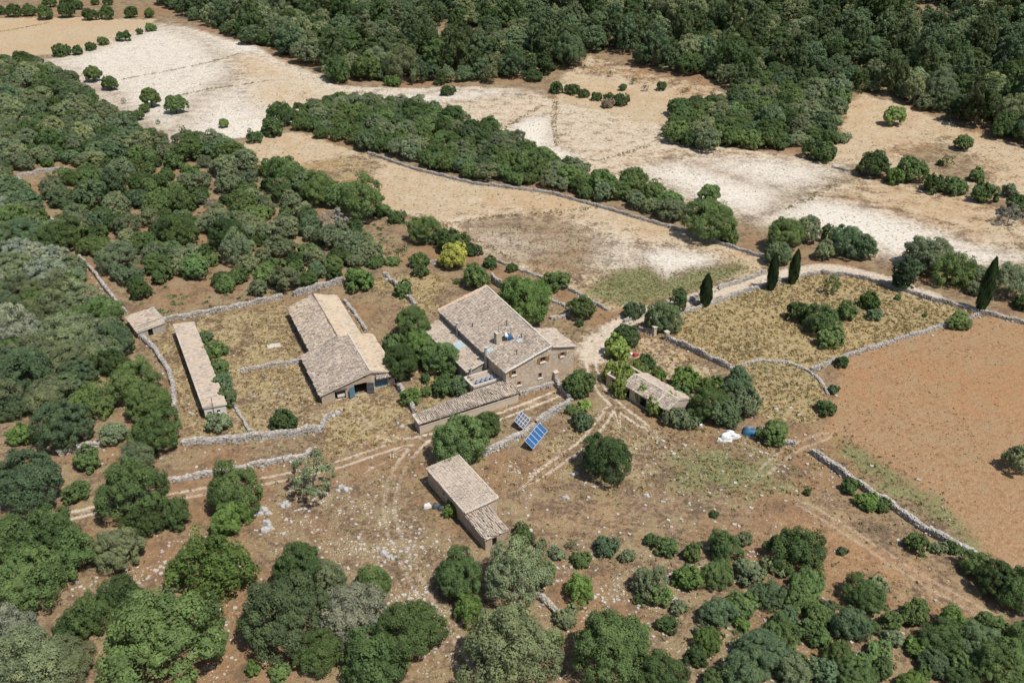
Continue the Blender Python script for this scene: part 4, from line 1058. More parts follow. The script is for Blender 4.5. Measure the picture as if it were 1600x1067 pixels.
# ------------------------------------------------------------------ trees and shrubs
def unit(v): return v / np.maximum(1e-9, np.linalg.norm(v, axis=-1, keepdims=True))
def leaf_mesh(name, C, N, size, R, tint, mat='leaf', aspect=.62, extra=None):
    n = len(C)
    T = unit(np.cross(N, R.normal(0, 1, (n, 3)))); B = np.cross(N, T)
    l = (size * R.uniform(.5, 1.55, n))[:, None]; w = l * aspect
    V = np.stack([C - T * l, C + B * w - N * l * .15, C + T * l, C - B * w - N * l * .15], 1)
    F_ = np.arange(n * 4).reshape(-1, 4)
    return np_mesh(name, V.reshape(-1, 3), F_, M[mat], tint)
def crown(seed, n_lobes=22, sub=11, leaves=34, leaf=.055, zc=.62, rz=.62, lobe=(.30, .44), inner=.12, low=-.35, spread=.64, top=0.0, tuft=(.30, .50), irr=1.0):
    """foliage of a crown of radius 1: lobes carrying smaller tufts carrying leaf sprays"""
    R = np.random.default_rng(seed)
    g = np.arange(n_lobes) + .5
    ph = g * 2.39996 + R.uniform(0, 6); ct = 1 - (1 - low) * g / n_lobes + R.normal(0, .06, n_lobes)
    ct = ct.clip(-.6, 1); st = np.sqrt(1 - ct ** 2)
    rad = spread * R.uniform(.72, 1.1, n_lobes)
    p1, p2 = R.uniform(0, 6.28, 2); rad *= 1 + irr * (.20 * np.cos(ph - p1) + .14 * np.cos(2 * ph - p2) + .12 * np.cos(3 * ph - p1 * 2))
    LC = np.stack([np.cos(ph) * st * rad, np.sin(ph) * st * rad, zc + ct * rad * rz / .62 * .95 + top * R.uniform(-1, 1, n_lobes)], -1)
    LC = np.concatenate([LC, [[0, 0, zc]]]); LR = np.append(R.uniform(*lobe, n_lobes), .42)
    C, N, T = [], [], []
    for c, r in zip(LC, LR):
        d = unit(R.normal(0, 1, (sub, 3)) + unit(c - np.array([0, 0, zc * .75])) * .9 + np.array([0, 0, .25]))
        lt = R.normal(.5, .10)
        for dd in d:
            sc_, sr = c + dd * r * R.uniform(.60, 1.0), r * R.uniform(*tuft)
            k = int(leaves * R.uniform(.7, 1.3))
            q = unit(R.normal(0, 1, (k, 3)) + dd * .8)
            p = sc_ + q * sr * np.where(R.random((k, 1)) < inner, R.uniform(.2, .8, (k, 1)), R.uniform(.8, 1.1, (k, 1)))
            C.append(p); N.append(unit(q * .95 + np.array([0, 0, .25]) + R.normal(0, .27, (k, 3)))); T.append(np.full(k, lt + R.normal(0, .11)) + R.normal(0, .12, k))
    C, N, T = np.concatenate(C), np.concatenate(N), np.concatenate(T)
    keep = C[:, 2] > .03 * R.random(len(C))
    # drop sprays buried deep inside other lobes
    dmin = np.full(len(C), 9.0)
    for c, r in zip(LC, LR): dmin = np.minimum(dmin, np.linalg.norm(C - c, axis=1) / r)
    keep &= (dmin > .66) | (R.random(len(C)) < .25)
    C, N, T = C[keep], N[keep], T[keep].clip(0, 1)
    m = max(np.percentile(np.hypot(C[:, 0], C[:, 1]), 97), .1)
    C[:, :2] /= m
    return C, N, T, leaf, R
def trunk_mesh(name, seed, h, r=.07, limbs=5, spread=.5, mat='bark'):
    R = random.Random(seed); mb = MB()
    a = Vector((0, 0, -.12)); lean = Vector((R.uniform(-.08, .08), R.uniform(-.08, .08), 0)); k = Vector((0, 0, h * .45)) + lean
    mb.tube(a, k, r * 1.35, r, 8, cap=False)
    for i in range(limbs):
        an = 2 * math.pi * (i + R.random() * .6) / limbs; q = k + Vector((math.cos(an) * spread * .5, math.sin(an) * spread * .5, h * .28 * R.uniform(.7, 1.2)))
        w = q + Vector((math.cos(an + .3) * spread * .45, math.sin(an + .3) * spread * .45, h * .25 * R.uniform(.6, 1.3)))
        mb.tube(k - Vector((0, 0, .02)), q, r * .68, r * .42, 6, cap=False); mb.tube(q, w, r * .42, r * .15, 5)
    me = mb.build(name, M[mat]); d = me.data; bpy.data.objects.remove(me); return d

PROTO = {}
def add_proto(kind, crowns, trunk, ht):
    PROTO[kind] = (crowns, trunk, ht)
def mk(kind, seeds, trunk_kw, ht, leafmat='leaf', aspect=.62, **kw):
    cs = []
    for s in seeds:
        C, N, T, lf, R = crown(s, **kw)
        cs.append(leaf_mesh(kind + '_crown', C, N, lf, R, T, leafmat, aspect))
    add_proto(kind, cs, [trunk_mesh(kind + '_trunk', s, ht, **trunk_kw) for s in seeds[:2]], ht)
mk('oak', (1, 2, 3, 4, 5), dict(r=.06), 1.35, n_lobes=26, sub=13, leaves=34, leaf=.050, zc=.66, rz=.58)
mk('olive', (11, 12, 13, 14), dict(r=.055, mat='bark_grey'), 1.4, n_lobes=22, sub=12, leaves=34, leaf=.052, zc=.68, rz=.58, inner=.18, aspect=.5, lobe=(.26, .42))
mk('shrub', (21, 22, 23, 24), dict(r=.045), .95, n_lobes=18, sub=11, leaves=22, leaf=.075, zc=.40, rz=.50, low=-.15, irr=1.9)
mk('pine', (31, 32, 33, 34, 35), dict(r=.06), 2.0, n_lobes=26, sub=9, leaves=30, leaf=.062, zc=1.1, rz=.85, low=-.7, top=.18, lobe=(.22, .42), aspect=.4, irr=1.5)
mk('field_tree', (41, 42, 43), dict(r=.06), 1.45, n_lobes=24, sub=12, leaves=34, leaf=.075, zc=.80, rz=.56, low=-.35, irr=.5)
mk('sparse', (51, 52, 53), dict(r=.035, mat='bark_grey', limbs=7), 1.6, n_lobes=13, sub=8, leaves=30, leaf=.05, zc=.85, rz=.75, low=-.6, lobe=(.22, .34), inner=.5, aspect=.4)
mk('conifer', (71,), dict(r=.06), 2.6, n_lobes=36, sub=9, leaves=34, leaf=.07, zc=1.2, rz=1.25, low=-.9, lobe=(.24, .34), aspect=.35)
mk('oak_fine', (1, 2, 3, 4, 5), dict(r=.06), 1.35, n_lobes=30, sub=9, leaves=130, leaf=.024, tuft=(.34, .56), lobe=(.24, .40), zc=.66, rz=.58)
mk('olive_fine', (11, 12, 13), dict(r=.055, mat='bark_grey'), 1.4, n_lobes=24, sub=9, leaves=110, leaf=.027, tuft=(.34, .55), zc=.68, rz=.58, inner=.18, aspect=.5, lobe=(.26, .42))
mk('shrub_fine', (21, 22, 23), dict(r=.045), .95, n_lobes=24, sub=9, leaves=85, leaf=.030, tuft=(.34, .55), zc=.40, rz=.50, low=-.15, irr=1.9)
def cypress_mesh(seed):
    R = np.random.default_rng(seed); n = 5200
    z = R.uniform(.02, 1, n); ph = R.uniform(0, 2 * np.pi, n)
    prof = np.sin(np.pi * np.clip(z * .94 + .045, 0, 1) ** .85) ** .62
    prof *= 1 + .13 * np.sin(ph * 3 + z * 9) + .10 * np.sin(ph * 7 - z * 21) + R.normal(0, .07, n)
    r = prof * R.uniform(.78, 1.04, n)
    C = np.stack([np.cos(ph) * r, np.sin(ph) * r, z], -1)
    N = unit(np.stack([np.cos(ph), np.sin(ph), np.full(n, .35)], -1) + R.normal(0, .35, (n, 3)))
    T = (.45 + .18 * np.sin(ph * 3 + z * 9) + R.normal(0, .12, n)).clip(0, 1)
    # unit is radius 1, height 1: leaves stretched by the caller's scale, so keep them small
    return leaf_mesh('cypress_crown', C, N, .07, R, T, aspect=.6)
add_proto('cypress', [cypress_mesh(61), cypress_mesh(62)], [trunk_mesh('cypress_trunk', 5, .3, .16, 0)], 1.0)

COLR = dict(D=(.074, .118, .036), G=(.108, .165, .050), B=(.112, .180, .040), O=(.160, .196, .098), S=(.235, .262, .190), P=(.080, .114, .043), U=(.100, .150, .068),
            Y=(.40, .38, .06), L=(.215, .285, .06), W=(.185, .22, .10), N=(.22, .18, .12), V=(.17, .24, .07))
for k_, v_ in COLR.items():
    m_ = sum(v_) / 3; COLR[k_] = tuple((q * .88 + m_ * .12) * 1.14 for q in v_)
NAME = dict(oak='oak_tree', olive='olive_tree', shrub='shrub', pine='pine_tree', field_tree='field_tree', sparse='thin_tree', conifer='conifer_tree', cypress='cypress_tree')
CAT = dict(oak='tree', olive='tree', shrub='shrub', pine='pine tree', field_tree='tree', sparse='tree', conifer='conifer', cypress='cypress')
R0 = random.Random(3)
OCC = []
FINE = {'oak': 'oak_fine', 'olive': 'olive_fine', 'shrub': 'shrub_fine'}
def tree_name(kind, col):
    if kind == 'oak': return {'D': 'dark_broadleaf_tree', 'U': 'bluish_tree'}.get(col, 'oak_tree')  # oak crowns named apart by leaf colour alone, not by species
    return NAME[kind]
def plant(x, y, r, kind, col, label, group=None, hs=1.0, lean=(0, 0), var=None, sq=1.0, name=None):
    big = r * px_per_m((x, y, 0)) > 28
    crowns, trunks, ht = PROTO[FINE.get(kind, kind) if big else kind]
    e = empty(name or tree_name(kind, col), (x, y, H(x, y, math) - .03), R0.uniform(0, 6.283))
    e.scale = (r * sq, r / sq, r * hs)
    e.rotation_euler.x, e.rotation_euler.y = lean
    k = R0.randrange(len(crowns)) if var is None else var
    c = link('crown', crowns[k], e)
    f = R0.uniform(.90, 1.10); w = R0.uniform(-.06, .06)
    cc = COLR[col] if isinstance(col, str) else col
    c.color = (cc[0] * f * (1 + w), cc[1] * f, cc[2] * f * (1 - w), 1)
    link('trunk', trunks[k % len(trunks)], e)
    tag(e, label, CAT[kind], group, 'thing')
    OCC.append((x, y, r))
    return e
def tree(px, py, w, kind, col, label, group=None, hs=1.0, **kw):
    """a plant whose crown shows w pixels wide, centred on a pixel"""
    ht = PROTO[kind][2]
    r = 2.0
    for _ in range(4):
        p = at(px, py, r * ht * hs * .5)
        r = w / 2 / px_per_m(p) * .98
    kw.setdefault('sq', R0.uniform(.9, 1.1))
    return plant(p.x, p.y, r, kind, col, label, group, hs * R0.uniform(.9, 1.1), **kw)
S_, K_, V_ = 'shrub', 'oak', 'olive'
# --- plants one can point at, from the near edge to the far one: x, y, width, kind, colour, label
LIST = [
 (250,1000,195,K_,'G','biggest billowing green tree at the bottom edge between patches of red soil'),
 (438,965,145,K_,'U','dark bluish-green tree, first of the large clump below the stony clearing'),
 (470,888,85,K_,'D','small dark tree at the upper corner of the large clump below the clearing'),
 (552,962,118,V_,'S','silvery grey olive in the middle of the large clump below the clearing'),
 (640,990,112,K_,'D','dark green tree ending the large clump beside the wheel track'),
 (520,905,70,S_,'O','grey-green shrub tucked above the silvery olive'),
 (585,1040,130,S_,'D','deep green bush under the silvery olive at the bottom edge'),
 (498,1020,80,K_,'D','shaded dark tree between the bluish tree and the bottom edge'),
 (585,915,70,S_,'G','fresh green bush on the clearing edge behind the silvery olive'),
 (343,895,138,S_,'B','vivid green spreading mastic bush in the foreground'),
 (195,932,84,S_,'D','dark low bush, upper half of the long dark hedge in the red soil'),
 (140,968,84,S_,'D','dark low bush, lower half of the long dark hedge in the red soil'),
 (42,912,115,K_,'G','round green oak at the picture edge above grey foliage'),
 (20,845,110,S_,'D','dark mastic at the picture edge beside the small side track'),
 (75,838,95,S_,'D','broad dark mastic just under the small side track'),
 (115,868,90,S_,'D','dark mastic sprawling next to the grey-green round oak'),
 (85,885,70,S_,'G','mastic with lighter tips between two round oaks'),
 (180,857,82,K_,'O','grey-green round oak standing alone by rubble'),
 (228,818,70,S_,'D','dark bush just below the big round tree near the track'),
 (272,808,60,S_,'D','dark spreading bush on the clearing side of the big round tree'),
 (365,772,98,K_,'G','round green tree between the clearing and the farm track'),
 (352,818,70,S_,'B','bright green bush at the foot of the round tree by the track'),
 (490,750,84,'sparse','W','thin see-through grey-green tree leaning over the farm track'),
 (207,765,115,K_,'G','big round green tree with knobbly crown beside the low pale wall'),
 (45,755,115,K_,'U','large bluish-green tree at the picture edge above the side track'),
 (97,668,90,K_,'U','blue-green dome-shaped tree among red soil paths'),
 (177,677,46,V_,'O','small pale grey olive between the blue-green dome and the tall dark tree'),
 (148,632,75,S_,'G','green bush behind the blue-green dome-shaped tree'),
 (217,710,60,V_,'O','pale grey-brown bush above the big round knobbly tree'),
 (133,722,54,S_,'G','green bush in front of the grey wall fragment'),
 (125,765,50,S_,'D','small dark bush between two big trees near the side track'),
 (30,682,50,S_,'B','bright low bush at the picture edge over red soil'),
 (20,640,60,S_,'U','bluish shrub at the picture edge below the big grey trees'),
 (243,682,82,K_,'D','tall dark green tree at the corner of the broad tumbled wall'),
 (235,632,74,K_,'G','green tree between the curved wall and the tall dark tree'),
 (205,595,85,K_,'G','green tree inside the bend of the curved wall'),
 (180,572,60,S_,'D','dark shrub on the path inside the curved wall'),
 (45,1040,130,V_,'O','grey-green olive filling the bottom picture corner'),
 (20,990,90,V_,'S','grey olive at the picture edge in the bottom corner'),
 (100,1035,90,V_,'O','pale grey-green olive next to the biggest billowing tree'),
 (105,985,60,S_,'D','dark shrub above the corner olives'),
 (397,1046,32,S_,'B','little bright green bush among white stones at the bottom edge'),
 (440,1050,40,S_,'G','little green bush under the bluish-green tree'),
 (715,902,90,K_,'D','very dark round tree just below the small outbuilding annex'),
 (805,895,115,V_,'O','wide olive-green tree beside the very dark round one'),
 (735,950,64,S_,'B','lime-tinged low bush under the very dark round tree'),
 (845,900,50,S_,'G','green bush on the end of the wide olive-green tree'),
 (800,1020,165,V_,'W','pale olive-green tree cut by the bottom edge, widest there'),
 (955,1012,132,K_,'G','dense green tree with grey twigs showing, at the bottom edge'),
 (1030,1050,90,K_,'D','dark green bush beside the dense tree at the bottom edge'),
 (908,920,58,S_,'B','compact bright dark-green bush on stony ground'),
 (884,962,42,S_,'O','khaki bush behind the dense tree with grey twigs'),
 (858,1000,48,S_,'B','lime green bush between the two biggest bottom-edge trees'),
 (948,853,42,S_,'U','neat ball-shaped green bush alone on orange soil'),
 (815,836,42,S_,'D','dark bush beside the outbuilding annex'),
 (843,852,24,S_,'O','small khaki bush beside the outbuilding annex'),
 (873,866,32,S_,'O','dull green bush before the ball-shaped one'),
 (908,873,34,S_,'G','green bush with a dark foot near the ball-shaped one'),
 (893,852,20,'sparse','O','wispy little bush on orange soil'),
 (980,870,26,S_,'O','small grey bush to the side of the ball-shaped one'),
 (1020,843,28,S_,'D','dark little bush, first in the row across the rocky slope'),
 (1045,856,42,S_,'G','green bush, second in the row across the rocky slope'),
 (1083,867,40,S_,'G','green bush, third in the row across the rocky slope'),
 (1128,857,62,S_,'D','dark wide bush, fourth in the row across the rocky slope'),
 (1165,840,34,S_,'O','greyish twiggy bush ending the row across the rocky slope'),
 (1012,912,66,S_,'O','wide greyish bush in the middle of the rocky slope'),
 (1075,906,52,S_,'B','bright green bush in the middle of the rocky slope'),
 (1038,932,46,S_,'G','round green bush below the wide greyish one'),
 (1000,935,24,S_,'D','tiny dark bush below the wide greyish one'),
 (1040,974,38,S_,'D','round dark bush alone on pale stones'),
 (1090,1025,40,S_,'D','round dark bush near the bottom edge on pale stones'),
 (1092,987,26,S_,'O','small grey bush on pale stones'),
 (1062,950,30,S_,'O','low grey bush beside pale stones'),
 (1246,860,96,S_,'D','broad dark green bush standing apart on orange soil'),
 (1316,862,20,S_,'U','little bluish bush on orange soil'),
 (1262,770,16,S_,'D','little dark bush among pale stones on the slope'),
 (1116,803,16,S_,'D','little dark tuft bush on the slope'),
 (1430,847,44,S_,'G','green bush just below the straight grey wall'),
 (1464,855,30,S_,'O','dull green bush next to the wall-side green one'),
 (1492,858,30,S_,'D','dark bush touching the straight grey wall'),
 (1525,885,60,S_,'G','green bramble at the far end of the straight grey wall'),
 (1560,905,70,K_,'D','dark tree at the end of the straight grey wall'),
 (1595,925,80,K_,'D','dark tree cut by the picture edge below the red field'),
 (1550,975,56,S_,'G','green bush by red soil near the bottom corner'),
 (950,716,88,K_,'D','big dark egg-shaped carob alone in the yard below the house'),
 (715,692,94,K_,'G','large fresh green tree beside the track in front of the walkway'),
 (764,662,46,K_,'D','smaller dark tree attached to the large fresh green one'),
 (705,795,34,S_,'B','small green bush against the outbuilding wall'),
 (903,602,52,K_,'D','round dark tree before the farmhouse gable'),
 (916,634,28,S_,'L','yellow-green bush below the round dark tree'),
 (895,640,24,S_,'G','small green bush at the wall end below the round dark tree'),
 (908,660,38,S_,'U','blue-green agave-like bush beside the wheel track'),
 (977,526,44,K_,'D','round dark tree at the bend between house and track'),
 (1010,568,36,S_,'D','dark glossy bush beside the grapevine'),
 (1073,598,56,S_,'B','bright yellowish-green bushes beyond the tiled vine shed'),
 (1107,605,46,S_,'B','bright green bush next to the yellowish-green one'),
 (1062,622,50,S_,'D','dark creeper-covered bush at the vine shed end'),
 (1058,655,46,S_,'O','dull spiky bush below the vine shed end'),
 (1108,632,66,K_,'D','dark tree in the clump beyond the vine shed'),
 (1150,615,60,K_,'U','bluish tree at the back of the clump beyond the vine shed'),
 (1163,630,52,V_,'O','grey twiggy tree on the threshing-floor side of the clump'),
 (1132,645,52,K_,'U','rounded dark tree at the front of the clump by the white rubbish'),
 (1090,652,40,S_,'D','low dark bush at the foot of the clump'),
 (1157,590,38,K_,'U','small bluish tree beside the threshing floor rim'),
 (1076,662,30,S_,'O','pale grassy bush near the white rubbish'),
 (1213,677,54,S_,'G','green bush with a dark foot beside the blue tarpaulin'),
 (627,570,66,K_,'D','dark round tree beside the blue barn doors'),
 (646,508,72,K_,'G','green tree at the back of the farm garden'),
 (690,560,64,K_,'G','dark tree against the farmhouse wing'),
 (657,545,64,K_,'B','bright fruit tree in the middle of the farm garden'),
 (614,540,44,S_,'G','green shrub between barn and garden'),
 (690,606,46,S_,'D','dark clipped bush in the garden'),
 (722,604,44,S_,'U','pale green bush against the flat-roofed room'),
 (646,620,40,S_,'B','vivid green shrub at the garden wall'),
 (664,592,22,S_,'D','small dark shrub in the garden grass'),
 (822,476,88,K_,'B','wide vivid green tree behind the farmhouse roof'),
 (800,455,50,K_,'G','green tree at the far corner of the farmhouse roof'),
 (868,438,48,S_,'G','green bush behind the farmhouse beside the field'),
 (908,482,46,V_,'D','dark olive by the small pale building behind the house'),
 (742,432,48,K_,'G','green tree at the top corner of the farmhouse roof'),
 (765,412,30,S_,'D','dark bush between the yellow tree and the field'),
 (800,420,20,S_,'D','little dark bush on the retaining wall'),
 (709,404,47,K_,'Y','round yellow-flowering tree behind the farmhouse'),
 (665,359,58,K_,'G','round green tree on the lower edge of the tan field'),
 (712,382,56,S_,'D','low dark hedge bush before the yellow tree'),
 (620,340,30,S_,'D','small dark bush at the lower edge of the tan field'),
 (562,316,82,K_,'G','wide green tree at the end of the line along the tan field'),
 (500,297,66,K_,'G','green tree second in the line along the tan field'),
 (450,277,72,K_,'G','green tree third in the line along the tan field'),
 (1062,471,30,'conifer','D','dark stubby tree on the track wall'),
 (1035,502,66,S_,'U','blue-green scrub spreading over the corner wall'),
 (990,487,36,S_,'U','grey-blue shrub where the field meets the track'),
 (1300,447,36,'sparse','G','light airy bush on the dry grass near the track'),
 (1360,474,38,S_,'B','bright green bush on the dry grass'),
 (1370,492,30,S_,'U','bluish bush below the bright green one'),
 (1283,505,70,S_,'G','large green bush patch in the middle of the dry grass'),
 (1252,490,44,S_,'D','dark bush on the near side of the large green patch'),
 (1325,490,40,S_,'G','green bush between the large patch and the bright one'),
 (1292,530,50,S_,'G','lower green bush of the large patch'),
 (1404,465,14,S_,'G','tiny green bush near the dark conifer'),
 (1445,492,10,S_,'G','tiny sapling alone on the dry grass'),
 (1497,502,40,S_,'G','green bramble growing over the wall corner'),
 (1318,566,27,S_,'D','dark bush on the wall by the red field'),
 (1290,636,36,S_,'D','dark bush on the rim of the threshing floor'),
 (1302,610,22,S_,'U','small bluish bush on the rim of the threshing floor'),
 (1592,718,54,V_,'O','grey-green olive on the red field at the picture edge'),
 (1328,762,36,S_,'D','dark bush against the straight grey wall'),
 (1355,782,40,S_,'B','bright green bush against the straight grey wall'),
 (1379,790,28,S_,'D','small dark bush against the straight grey wall'),
 (445,659,50,S_,'D','neat dark oval bush by the broad tumbled wall'),
 (346,662,46,S_,'O','olive-brown bush covering the long shed end'),
 (336,548,40,S_,'G','green bush along the long shed, nearest its far end'),
 (322,526,26,S_,'U','bluish round bush at the far end of the long shed'),
 (344,575,42,S_,'G','green bush halfway along the long shed'),
 (350,598,42,S_,'U','bluish bush along the long shed'),
 (356,622,40,S_,'U','bluish bush along the long shed near its door end'),
 (172,131,27,'field_tree','G','round tree on white soil, second of the pair at the wood edge'),
 (145,118,27,'field_tree','G','round tree on white soil, first of the pair at the wood edge'),
 (235,155,34,'field_tree','G','largest round tree on the white field'),
 (274,165,34,'field_tree','G','round tree beside the largest one on the white field'),
 (226,170,17,'field_tree','G','small round tree below the largest on the white field'),
 (216,181,19,'field_tree','G','small low tree on the white field, lowest of four'),
 (193,158,10,'sparse','N','bare brown sapling on the white field'),
 (247,191,9,'sparse','G','slim sapling on the white field'),
 (286,203,15,'sparse','G','slender young tree on the white field'),
 (350,193,18,'field_tree','G','young tree near the corner of the white field'),
 (390,206,12,'sparse','G','thin young tree at the field boundary'),
 (1108,306,36,'field_tree','G','round tree alone on the white soil beyond the long wall'),
 (1112,348,82,K_,'G','broad tree leaning over the long field wall'),
 (1140,372,40,S_,'G','shrub at the foot of the broad tree by the long wall'),
 (1022,290,24,'sparse','G','thin young tree at the edge of the white soil'),
 (1397,184,34,'field_tree','V','umbrella-shaped light green tree on the corner field'),
 (1317,216,26,S_,'O','bush below the umbrella-shaped tree'),
 (1505,224,29,'field_tree','G','round tree on the corner field near the wood'),
 (1480,253,20,'sparse','G','small slim tree on the corner field'),
 (1526,276,33,S_,'G','green bush in the grass of the corner field'),
 (1281,238,52,S_,'D','dark bush at the corner of the pale field'),
 (1221,228,18,'field_tree','D','little tree at the edge of the grove on pale soil'),
 (1228,368,66,K_,'G','green tree, first of the clump above the track bend'),
 (1262,362,48,V_,'O','greyish tree, second of the clump above the track bend'),
 (1288,393,36,V_,'W','pale small tree at the front of the clump above the track bend'),
 (1325,378,62,K_,'U','bluish tree, third of the clump above the track bend'),
 (1352,388,50,V_,'U','grey-blue tree ending the clump above the track bend'),
 (1218,398,46,K_,'U','dark bluish bush behind the twin cypresses'),
 (1292,365,22,'conifer','G','slim upright tree in the clump above the track bend'),
 (1455,402,82,K_,'O','large grey-green olive on the edge of the white soil',None,.72),
 (1490,428,70,S_,'G','low green scrub before the large grey-green olive'),
 (1528,430,40,V_,'O','pale olive beside the tall leaning cypress'),
 (1580,440,70,V_,'O','grey olive at the picture edge above the white-topped wall'),
 (1598,475,36,S_,'D','dark bush at the picture edge by the white-topped wall'),
 (1430,418,34,'oak','U','blue-green conifer behind the darker one on the track'),
 (870,138,28,S_,'D','dark bush, first in the row crossing the small tan field'),
 (893,140,28,S_,'D','dark bush, second in the row crossing the small tan field'),
 (912,148,20,S_,'D','dark bush, third in the row crossing the small tan field'),
 (935,152,22,S_,'D','dark bush, fourth in the row crossing the small tan field'),
 (951,154,24,S_,'G','green bush, fifth in the row crossing the small tan field'),
 (970,158,28,S_,'D','dark bush, last in the row crossing the small tan field'),
 (973,137,13,'field_tree','D','slim dark tree above the row on the small tan field'),
 (1036,136,20,S_,'D','dark round bush alone on the small tan field'),
 (990,127,12,'sparse','G','thin sapling on the small tan field'),
 (913,104,8,'sparse','D','upright sapling at the tip of the small tan field'),
 (953,116,10,'sparse','W','pale bare sapling on the small tan field'),
 (1113,147,11,'sparse','N','bare little tree near the edge of the small tan field'),
 (950,163,22,S_,'N','dead brown bush below the row on the small tan field'),
 (1368,258,52,K_,'D','dark tree starting the hedge between the two tan fields'),
 (1426,268,46,K_,'G','green tree in the hedge between the two tan fields'),
 (1400,275,40,S_,'B','bright bush in the hedge between the two tan fields'),
 (1458,288,44,S_,'D','dark bush in the middle of the hedge between the fields'),
 (1490,293,40,S_,'G','green bush further along the hedge between the fields'),
 (1535,305,46,S_,'D','dark bush near the end of the hedge between the fields'),
 (1592,320,46,K_,'D','dark tree at the picture edge ending the field hedge'),
 (1575,300,30,S_,'O','grey bush near the end of the field hedge'),
 (1470,255,14,S_,'G','small bush between field hedge and umbrella tree'),
 (700,143,24,S_,'D','dark bush on the pale path below the wood'),
 (614,128,28,S_,'B','bright green bush at the foot of the wood'),
 (465,165,17,S_,'D','small dark bush on the pale field by the grove'),
 (440,181,46,K_,'D','dark tree at the tip of the long tree belt'),
 (428,202,44,S_,'G','green bush below the tip of the long tree belt'),
 (402,215,30,S_,'D','dark low bush trailing off the tip of the tree belt'),
 (640,172,34,K_,'D','dark tree standing out above the long tree belt'),
 (20,18,25,K_,'D','first dark tree in the row behind the golden field'), (45,18,22,K_,'D','second dark tree in the row behind the golden field'),
 (71,21,27,K_,'D','third dark tree in the row behind the golden field'), (103,18,28,K_,'D','fourth dark tree in the row behind the golden field'),
 (141,23,25,K_,'D','fifth dark tree in the row behind the golden field'), (166,22,25,K_,'D','sixth dark tree in the row behind the golden field'),
 (203,20,23,K_,'D','seventh dark tree in the row behind the golden field'), (233,22,17,K_,'G','last tree in the row behind the golden field'),
 (0,17,18,K_,'D','dark tree cut by the picture edge behind the golden field'),
 (77,4,22,K_,'D','first dark tree of the farther row at the top edge'), (104,1,26,K_,'D','second dark tree of the farther row at the top edge'),
 (122,8,20,K_,'D','third dark tree of the farther row at the top edge'), (148,3,15,K_,'D','fourth dark tree of the farther row at the top edge'), (168,3,16,K_,'D','fifth dark tree of the farther row at the top edge'),
 (98,80,32,S_,'D','dark bush in the hedge under the golden field, largest'), (122,80,24,S_,'D','low bush in the hedge under the golden field'), (160,66,19,S_,'D','round bush in the hedge under the golden field'),
 (143,74,20,S_,'D','low bush beside the round one in the golden field hedge'), (190,58,26,S_,'D','flat bush in the hedge between gold and white fields'), (218,50,15,S_,'G','small bush near the hedge end between gold and white fields'), (234,44,20,S_,'B','brightest bush at the hedge end between gold and white fields'),
]
LIST += [(530,306,54,'oak','G','green tree between the end and second trees of the field line'), (475,287,52,'oak','U','bluish tree between the second and third trees of the field line'), (424,264,42,'shrub','G','green bush at the far start of the field line'), (600,330,34,'shrub','D','dark bush trailing from the end of the field line'),
         (690,372,36,'shrub','D','dark bush between the round green tree and the low hedge'), (738,392,32,'shrub','D','dark bush just past the low hedge'), (1030,588,34,'shrub','B','bright bush behind the vine shed roof'), (1002,580,30,'shrub','G','green creeper bush at the back corner of the vine shed'), (668,612,24,'shrub','G','small green bush on the courtyard grass'), (700,582,26,'shrub','G','green bush in the courtyard below the wing'),
(525,348,44,'sparse',(.30,.28,.25),'grey leafless bush at the edge of the rough patch'), (330,322,26,'sparse',(.30,.28,.25),'grey leafless bush in the open wood'), (1578,336,40,'sparse',(.26,.24,.20),'brown dead scrub below the field hedge'), (1008,138,12,'sparse',(.28,.25,.22),'grey dead bush on the small tan field'),
         (655,408,34,'shrub','G','green bush behind the low tumbled wall'), (560,436,56,'shrub','B','bright green bush at the end of the rough thick wall'), (627,455,36,'shrub','D','dark bush beside the ruined dark wall'), (660,425,30,'shrub','D','dark green bush before the yellow tree'),
         (905,505,16,'shrub','D','small dark bush at the foot of the dark olive'), (855,452,22,'shrub','G','small green bush on the terrace edge'), (715,440,14,'shrub','G','tiny green bush at the farmhouse back wall')]
for a in LIST:
    tree(*a)
for px, py, w, hs, lab in ((965,548,50,1.2,'bright lime grapevine over the pergola, highest mass beside the track'), (957,582,44,1.5,'palm-like lime grapevine at the pergola corner next to the track'), (982,592,34,1.7,'lime grapevine trailing over the vine shed roof end'),
                           (1004,618,26,2.0,'lime grapevine tuft climbing the eave in the middle of the vine shed'), (1024,640,30,1.7,'lime grapevine over the vine shed eave near its far door'), (1046,630,34,1.8,'lime grapevine on the end corner of the vine shed'), (990,575,30,1.5,'green grapevine between pergola and vine shed roof'), (972,606,34,1.7,'lime grapevine covering the open pergola end of the vine shed')):
    o = tree(px, py, w, 'shrub', 'L', lab, 'grapevines', hs=hs, name='grape_vine'); o['category'] = 'grapevine'
o = tree(821, 596, 16, 'shrub', (.26, .07, .075), 'dark red flowering bush against the farmhouse front', hs=1.3, name='flowering_bush')
# columnar cypresses: foot pixel, height in px, width px, lean
for px, py, hp, wp, ly, lab in ((1204, 453, 52, 15, .0, 'slim cypress beside the track, first of the twin pair'), (1237, 443, 48, 15, .03, 'slim cypress beside the track, second of the twin pair'),
                                (1531, 486, 76, 19, .02, 'tall dark cypress leaning over the white-topped wall'), (1101, 478, 46, 18, .0, 'short stout cypress on the track wall')):
    p = at(px, py); s = px_per_m(p); r = wp / 2 / s; hgt = hp / s / .86
    e = plant(p.x, p.y, r, 'cypress', (.042, .068, .027), lab, 'columnar cypresses', hs=hgt / r)
    e.rotation_euler = (0, ly, 0)
tree(1413, 428, 44, 'conifer', (.045, .068, .034), 'dark shaggy conifer standing in the track bend', hs=.95)

